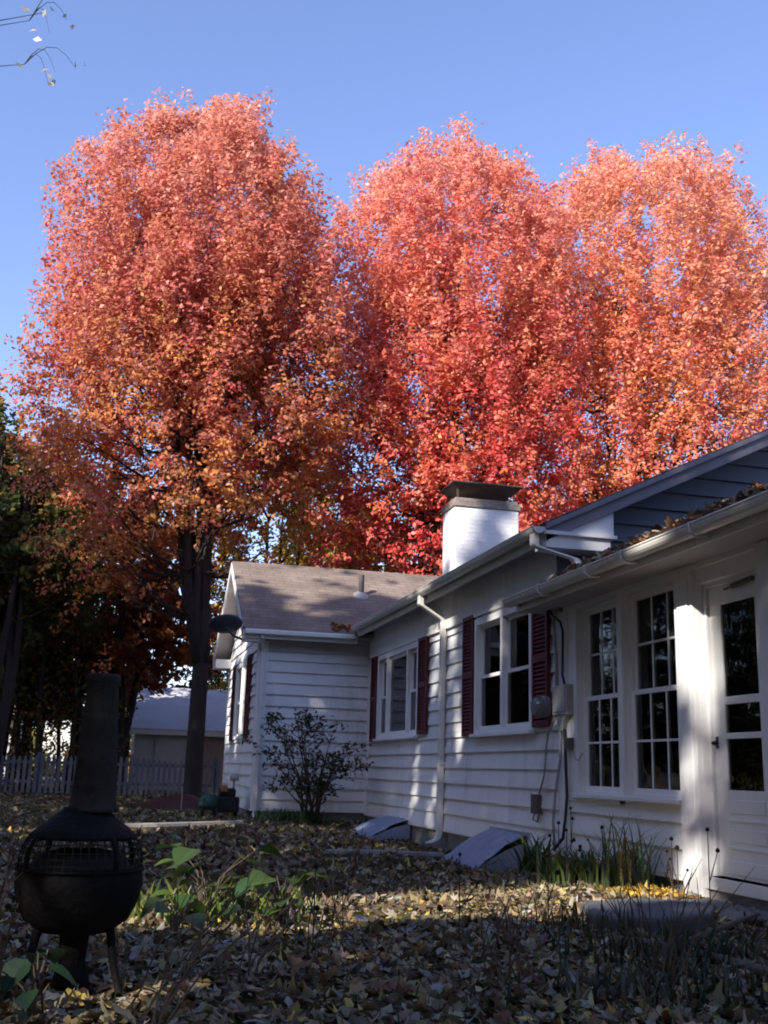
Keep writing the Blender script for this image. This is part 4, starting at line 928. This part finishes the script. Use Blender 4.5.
def blades(name, label, cat, x, y, n, h, spread, cols, w, seed, group=None, width=.012, arch=.6):
    rng = np.random.default_rng(seed); a = rng.uniform(0, 6.28, n); hh = h * rng.uniform(.55, 1.05, n); out = hh * arch * rng.uniform(.15, 1, n)
    b0 = np.stack([x + rng.normal(size=n) * spread, y + rng.normal(size=n) * spread * .6, np.zeros(n) + gz(x, y)], 1)
    d = np.stack([np.cos(a), np.sin(a), np.zeros(n)], 1); s = np.stack([-np.sin(a), np.cos(a), np.zeros(n)], 1); wv = width * rng.uniform(.7, 1.3, n)
    V = []
    for t in (0, .35, .7, 1.0):
        c = b0 + d * (out * t ** 2)[:, None] + np.array([0, 0, 1.0]) * (hh * (t - .28 * arch * t ** 3))[:, None]; ww_ = (wv * (1 - t ** 2) + .0008)[:, None]
        V += [c - s * ww_, c + s * ww_]
    V = np.stack(V, 1)
    o = np_mesh(name, V, 8, M['green'], None, palette(cols, w, n, rng), [(0, 1, 3, 2), (2, 3, 5, 4), (4, 5, 7, 6)])
    tag(o, label, cat, group) if label else tag(o, kind='stuff')
    return o
gcol = [(.08, .13, .035), (.11, .17, .045), (.055, .09, .03), (.22, .19, .07)]
blades('lily_plant', 'arching green lily leaves under the porch windows', 'plant', 3.95, 8.8, 260, .44, .24, gcol, [3, 3, 2, 1], 301, width=.009, arch=1.0)
blades('lily_plant', 'tall narrow green leaves beside the foot of the porch post', 'plant', 4.15, 8.4, 80, .78, .14, gcol, [3, 3, 2, 1], 302, width=.008, arch=.8)
blades('iris_plant', 'small dark iris clump below the meter cables', 'plant', 4.12, 10.3, 60, .55, .07, gcol, [3, 2, 4, 0], 303, width=.02, arch=.7)
blades('fern_plant', 'low green tuft at the foot of the twiggy shrub', 'plant', 2.95, 18.2, 320, .34, .26, gcol, [3, 3, 2, 0], 304, width=.012, arch=.9)
blades('weeds', None, None, 2.85, 5.2, 200, .26, .3, [(.03, .05, .025), (.05, .07, .03), (.10, .085, .05)], [3, 2, 2], 305, width=.006, arch=.9)
blades('weeds', None, None, 2.3, 4.45, 230, .20, .34, [(.025, .045, .028), (.04, .06, .03), (.09, .08, .05)], [3, 2, 2], 306, width=.006, arch=.9)
blades('weeds', None, None, 2.75, 6.1, 110, .24, .25, [(.05, .05, .025), (.12, .09, .05), (.05, .07, .03)], [2, 3, 2], 307, width=.004, arch=.55)

def stalk(x, y, h, seed, label, heads=3, cat='seedhead stalk', leafy=False):
    r = root('coneflower_stalk', (x, y, 0), label, cat, 'dry coneflower stalks'); rng = np.random.default_rng(seed); mb = MB(); hd = MB()
    for k in range(heads):
        a = rng.uniform(0, 6.28); ln = rng.uniform(.03, .16) * (k > 0) ; z = h * (1 - .22 * k * rng.uniform(.5, 1)); e_ = (x + ln * math.cos(a), y + ln * math.sin(a), z); q = (x, y, max(.05, z * .55))
        mb.tube([(x, y, 0) if k == 0 else q, ((q[0] + e_[0]) / 2, (q[1] + e_[1]) / 2, (q[2] + z) / 2), e_], [.004, .0035, .0025], 5)
        hs = rng.uniform(.5, .85); MB().lathe([(.0, -.014 * hs), (.016 * hs, -.008 * hs), (.021 * hs, .006 * hs), (.014 * hs, .020 * hs), (.0, .03 * hs)], e_, 9, rng.uniform(.75, 1.1)).build('seed_head', M['seed'], r, smooth=True)
    mb.build('stem', M['twig'], r)
    return r
for k, (x, y, h, lab) in enumerate([(4.0, 9.15, .62, 'dry coneflower stalk under the left porch window, tallest of its clump'), (3.8, 8.95, .5, 'dry coneflower stalk left of the lily leaves'), (3.72, 8.6, .46, 'dry coneflower stalk in front of the lily leaves'),
        (3.9, 8.3, .5, 'dry coneflower stalk between the lily leaves and the post'), (3.75, 6.9, .50, 'dry coneflower stalk with dark head right before the porch door'), (3.9, 7.1, .43, 'shorter dry coneflower stalk right of the porch post'), (3.85, 6.6, .58, 'dry coneflower stalk beside the right door post'),
        (1.05, 5.55, .42, 'dark dry seedhead stalk standing alone in the middle of the leaves'), (1.92, 5.9, .46, 'slender dry stalk with one seedhead in the sunny leaf patch'), (2.5, 6.05, .45, 'dry stalk left of the stone slab')]):
    stalk(x, y, h, 400 + k, lab, 2 + k % 3)

# broad green leaved weeds in the sun patch
def broad_plant(x, y, h, n, size, seed, label, cols, w):
    r = root('broadleaf_plant', (x, y, 0), label, 'plant', 'broad leaved weeds near the chiminea'); rng = np.random.default_rng(seed); mb = MB(); V = []; T = []
    for k in range(n):
        a = rng.uniform(0, 6.28); rad = rng.uniform(.05, .30) * (h / .4); z = h * rng.uniform(.35, 1.05); e_ = np.array([x + rad * math.cos(a), y + rad * math.sin(a), z])
        mb.tube([(x + rng.normal() * .03, y + rng.normal() * .03, 0), (x + rad * .35 * math.cos(a), y + rad * .35 * math.sin(a), z * .7), e_], [.005, .004, .0025], 5)
        s = size * rng.uniform(.6, 1.15); d = np.array([math.cos(a), math.sin(a), -.25 + rng.normal() * .25]); d /= np.linalg.norm(d); sd = np.array([-math.sin(a), math.cos(a), rng.normal() * .2]); up = np.cross(d, sd)
        prof = [(0, 0), (.12, .30), (.35, .44), (.6, .36), (.85, .16), (1.0, 0)]
        mid = [e_ + d * s * t + up * (-.18 * s * t * t) for t, _ in prof]; Lf = [m_ + sd * s * w_ + up * s * w_ * .25 for m_, (_, w_) in zip(mid, prof)]; Rt = [m_ - sd * s * w_ + up * s * w_ * .25 for m_, (_, w_) in zip(mid, prof)]
        for i_ in range(5): V += [[mid[i_], mid[i_ + 1], Lf[i_ + 1], Lf[i_]], [Rt[i_], Rt[i_ + 1], mid[i_ + 1], mid[i_]]]
        T += [palette(cols, w, 1, rng)[0]] * 10
    mb.build('stem', M['twig'], r); np_mesh('foliage', np.array(V), 4, M['green'], r, np.array(T), smooth=True)
bc = [(.05, .10, .02), (.10, .16, .03), (.035, .065, .02)]
broad_plant(.62, 6.6, .42, 19, .17, 501, 'tall leafy green weed in the sunny leaves right of the chiminea', bc, [3, 2, 2])
broad_plant(1.02, 6.35, .32, 15, .16, 502, 'spreading green weed with drooping leaves nearest the dark stalk', bc, [3, 1, 3])
broad_plant(.42, 6.15, .22, 9, .13, 503, 'low green weed close beside the bowl of the chiminea', bc, [2, 1, 3])
broad_plant(-.18, 4.25, .24, 8, .12, 504, 'dark green weed in front of the chiminea legs', [(.02, .05, .02), (.03, .075, .02)], [2, 1])
broad_plant(.78, 6.75, .26, 14, .07, 505, 'small leaved yellow green weed between the broad leaves', [(.16, .22, .03), (.12, .17, .03)], [2, 1])

def dry_twig(x, y, h, seed, label, nb=7, spread=.5, lean_=(0, 0), th=.0042):
    r = root('dry_twig', (x, y, 0), label, 'dry plant', 'bare dry stems in the near yard'); rng = np.random.default_rng(seed); mb = MB()
    for k in range(nb):
        a = rng.uniform(0, 6.28); e_ = np.array([x + lean_[0] + spread * rng.uniform(.2, 1) * math.cos(a), y + lean_[1] + spread * .6 * rng.uniform(.2, 1) * math.sin(a), h * rng.uniform(.6, 1.0)]); b0 = np.array([x + rng.normal() * .05, y + rng.normal() * .05, 0])
        P = [b0 + (e_ - b0) * t + np.array([0, 0, .10 * h * math.sin(math.pi * t)]) + rng.normal(size=3) * .008 for t in np.linspace(0, 1, 6)]; mb.tube(P, list(np.linspace(th, th * .36, 6)), 4, cap=False)
        for s in range(3): q = P[int(rng.integers(2, 5))]; e2 = q + (e_ - b0) * .25 + rng.normal(size=3) * .06; mb.tube([q, (q + e2) / 2, e2], [.0025, .002, .001], 4, cap=False)
    o = mb.build('stem', M['twig'], r)
dry_twig(.22, 4.1, .50, 601, 'bare arching stems leaning right in front of the chiminea', 7, .22, (.26, .15), .0062)
dry_twig(-.38, 4.6, .62, 602, 'bare thin stems left of the chiminea bowl', 8, .22, (-.02, 0), .0055)
dry_twig(.62, 4.9, .42, 603, 'thin dry stems rising from the shaded leaves in the near yard', 6, .2, (.2, .1), .0055)
dry_twig(1.12, 5.4, .50, 604, 'dark dry stems around the lone seedhead stalk', 7, .16)
dry_twig(1.7, 4.6, .40, 605, 'dry stems among the weeds at the lower right of the yard', 9, .3)
dry_twig(2.3, 4.3, .55, 606, 'tall dry stems in the tangled weeds near the fallen branch', 9, .35)
dry_twig(3.0, 6.0, .55, 607, 'dry stems leaning across the stone slab', 6, .3)

# ------------------------------------------------------------------ fallen leaves and grass
def litter(n, xr, yr, size, seed, cols, w, detail=True, zfun=None, name='fallen_leaves', mask=None):
    rng = np.random.default_rng(seed); x = rng.uniform(*xr, n); y = rng.uniform(*yr, n)
    if mask is not None: k = mask(x, y, rng); x, y = x[k], y[k]; n = len(x)
    z = np.abs(rng.normal(size=n)) * .016 + .006 if zfun is None else zfun(x, y, rng)
    z = z + gz(x, y)
    sz = rng.uniform(*size, n); c = np.stack([x, y, z], 1); nr = rng.normal(size=(n, 3)) * .38 + np.array([0, 0, 1.0])
    N_, a, b = frames(nr, rng); tint = palette(cols, w, n, rng, .22)
    if not detail: return np_mesh(name, leaf_quads(c, nr, sz, rng, .8), 4, M['litter'], None, tint)
    ang = np.radians([270, 300, 335, 5, 30, 55, 75, 90, 105, 125, 150, 175, 205, 240]); rad = np.array([.42, .36, .46, .36, .52, .38, .44, .62, .44, .38, .52, .36, .46, .36])
    ov = np.array([.40, .36, .31, .30, .31, .38, .50, .66, .50, .38, .31, .30, .31, .36]); isov = (rng.uniform(size=n) < .6).astype(float)
    curl = rng.uniform(-.5, 1.6, n); roll_ = rng.normal(size=n) * .9
    V = [c]
    for t, r1, r2_ in zip(ang, rad, ov):
        rr = (r1 * (1 - isov) + r2_ * isov) * (1 + rng.normal(size=n) * .13); u_ = np.cos(t) * rr; v_ = np.sin(t) * rr
        V.append(c + a * (u_ * sz)[:, None] + b * (v_ * sz)[:, None] + N_ * ((curl * u_ ** 2 + roll_ * v_ ** 2 * np.sign(v_)) * sz * .9)[:, None])
    m_ = len(ang)
    V = np.stack(V, 1)
    V[:, :, 2] = np.maximum(V[:, :, 2], .004 + gz(x, y)[:, None]) if zfun is None else V[:, :, 2]
    return np_mesh(name, V, m_ + 1, M['litter'], None, tint, [(0, i_ + 1, (i_ + 1) % m_ + 1) for i_ in range(m_)])
lc = [(.27, .215, .13), (.18, .125, .07), (.36, .285, .15), (.46, .34, .08), (.16, .07, .04), (.31, .28, .24), (.09, .065, .035)]
lw = [4, 4, 4, 1.2, 1, 3, 3]
def notgreen(x, y, rng):
    f = np.sin(x * 1.7 + y * .6) + np.sin(y * 1.1 - x * .7 + 1.0) + rng.normal(size=len(x)) * .7
    return f > -1.5
tag(litter(38000, (-2.2, 4.45), (2.6, 9.6), (.035, .095), 701, lc, lw), kind='stuff')
tag(litter(17000, (-4.5, 4.4), (9.6, 18.9), (.065, .125), 702, lc, [4, 5, 3, 1.4, 2, 1, 3], detail=True, mask=notgreen), kind='stuff')
tag(litter(15000, (-16, 2.3), (18.9, 40), (.10, .18), 703, lc, [3, 5, 3, 1, 2, 1, 3], detail=False, mask=notgreen), kind='stuff')
# yellow drift at the foot of the post
def drift(x, y, rng): return .02 + .05 * np.exp(-((x - 4.1) ** 2 + (y - 7.95) ** 2) / .05) * rng.uniform(.3, 1, len(x))
tag(litter(260, (3.85, 4.36), (7.72, 8.35), (.07, .11), 704, [(.55, .36, .06), (.50, .30, .05), (.45, .33, .12)], [3, 2, 1], zfun=drift), kind='stuff')
# debris along the porch roof edge, its gutter, and in the valley of the roofs
def proof(x, y, rng): return 2.735 + ps * (x - 4.03) + .012 + np.abs(rng.normal(size=len(x))) * .022
tag(litter(2600, (3.98, 4.8), (3.8, 10.7), (.06, .12), 705, [(.26, .16, .09), (.16, .10, .07), (.36, .26, .15), (.30, .12, .05)], [3, 3, 2, 1], zfun=proof, mask=lambda x, y, r: (r.uniform(size=len(x)) < np.exp(-(x - 3.98) * 2.5)) & ~((x > 4.46) & (y > 10.3))), kind='stuff')
def wroof(x, y, rng): return 3.28 + ms * (y - 18.85) + .02 + np.abs(rng.normal(size=len(x))) * .02
tag(litter(55, (3.7, 4.25), (18.86, 19.08), (.08, .13), 706, [(.40, .13, .04), (.30, .10, .04), (.38, .2, .07)], [3, 2, 1], zfun=wroof), kind='stuff')

def turf(n, xr, yr, h, seed, cols, w, mask=None, name='grass'):
    rng = np.random.default_rng(seed); x = rng.uniform(*xr, n); y = rng.uniform(*yr, n)
    if mask is not None: k = mask(x, y, rng); x, y = x[k], y[k]; n = len(x)
    a = rng.uniform(0, 6.28, n); hh = h * rng.uniform(.4, 1.2, n); b0 = np.stack([x, y, gz(x, y)], 1); s = np.stack([-np.sin(a), np.cos(a), np.zeros(n)], 1) * (h * .045); d = np.stack([np.cos(a), np.sin(a), np.zeros(n)], 1) * (hh * .45)[:, None]
    up = np.array([0, 0, 1.0]); V = np.stack([b0 - s, b0 + s, b0 + d * .4 + up * (hh * .6)[:, None] + s * .7, b0 + d + up * hh[:, None]], 1)
    return np_mesh(name, V, 4, M['green'], None, palette(cols, w, n, rng))
dd_ = np.random.default_rng(900); mb = MB()
for k in range(240):
    x, y, a, l_ = dd_.uniform(-1.5, 4.2), dd_.uniform(3, 11), dd_.uniform(0, 6.28), dd_.uniform(.1, .45)
    mb.tube([(x, y, .03), (x + l_ * .5 * math.cos(a), y + l_ * .5 * math.sin(a), .045), (x + l_ * math.cos(a + .3), y + l_ * math.sin(a + .3), .03)], [.004, .003, .0015], 4, cap=False)
tag(mb.build('twigs', M['twig']), kind='stuff')
tcol = [(.05, .07, .025), (.08, .09, .03), (.14, .11, .05)]
tag(turf(20000, (-2.5, 4.4), (3, 19), .075, 801, tcol, [3, 2, 2], mask=lambda x, y, r: ~notgreen(x, y, r) | (r.uniform(size=len(x)) < .3)), kind='stuff')
tag(turf(1500, (.1, 1.5), (6.2, 7.6), .20, 803, [(.10, .14, .03), (.14, .18, .035), (.18, .17, .05)], [3, 2, 1], mask=lambda x, y, r: np.hypot(x - .7, y - 6.9) < .65 * r.uniform(.3, 1, len(x))), kind='stuff')
tag(turf(26000, (-16, 2.4), (16, 42), .11, 802, [(.07, .09, .03), (.11, .12, .035), (.18, .16, .06)], [3, 2, 1]), kind='stuff')

# ------------------------------------------------------------------ camera, light, world
cam = bpy.data.cameras.new('camera'); co = bpy.data.objects.new('camera', cam); COL.objects.link(co); SC.camera = co
yaw, pitch, roll, fpx = .238209, .23646, -.029135, 1072.5
fwd = Vector((math.sin(yaw) * math.cos(pitch), math.cos(yaw) * math.cos(pitch), math.sin(pitch)))
right = Vector((math.cos(yaw), -math.sin(yaw), 0)); down = fwd.cross(right)
r2 = math.cos(roll) * right + math.sin(roll) * down; d2 = -math.sin(roll) * right + math.cos(roll) * down
from mathutils import Matrix
mt = Matrix((r2, -d2, -fwd)).transposed().to_4x4(); mt.translation = Vector((0, 0, .9)); co.matrix_world = mt
cam.sensor_fit = 'VERTICAL'; cam.sensor_height = 24; cam.lens = fpx / 1024 * 24; cam.clip_end = 3000; cam.clip_start = .05

sun = bpy.data.lights.new('sun', 'SUN'); sun.energy = 4.6; sun.angle = math.radians(.55); sun.color = (1.0, .93, .84)
so_ = bpy.data.objects.new('sun', sun); COL.objects.link(so_); so_.rotation_euler = Vector(tuple(-SUN_TO)).to_track_quat('-Z', 'Y').to_euler()
wd = bpy.data.worlds.new('World'); SC.world = wd; wd.use_nodes = True
nt = wd.node_tree; bg = nt.nodes['Background']
sky = nt.nodes.new('ShaderNodeTexSky'); sky.sky_type = 'NISHITA'; sky.sun_disc = False
sky.sun_elevation = math.asin(SUN_TO[2]); sky.sun_rotation = math.atan2(SUN_TO[0], SUN_TO[1])
sky.air_density = 1.0; sky.dust_density = .6; sky.ozone_density = 1.6
tn = nt.nodes.new('ShaderNodeMix'); tn.data_type = 'RGBA'; tn.blend_type = 'MULTIPLY'; tn.inputs[0].default_value = 1.0
nt.links.new(sky.outputs[0], tn.inputs[6]); tn.inputs[7].default_value = (1.04, 1.0, 1.20, 1)
nt.links.new(tn.outputs[2], bg.inputs['Color']); bg.inputs['Strength'].default_value = .142

SC.view_settings.view_transform = 'Standard'; SC.view_settings.look = 'None'; SC.view_settings.gamma = 1; SC.view_settings.exposure = 0.92
SC.render.engine = 'CYCLES'
SC.cycles.max_bounces = 6; SC.cycles.diffuse_bounces = 3; SC.cycles.transparent_max_bounces = 12
SC.cycles.use_denoising = True
SC.cycles.pixel_filter_type = 'BLACKMAN_HARRIS'; SC.cycles.filter_width = 1.9
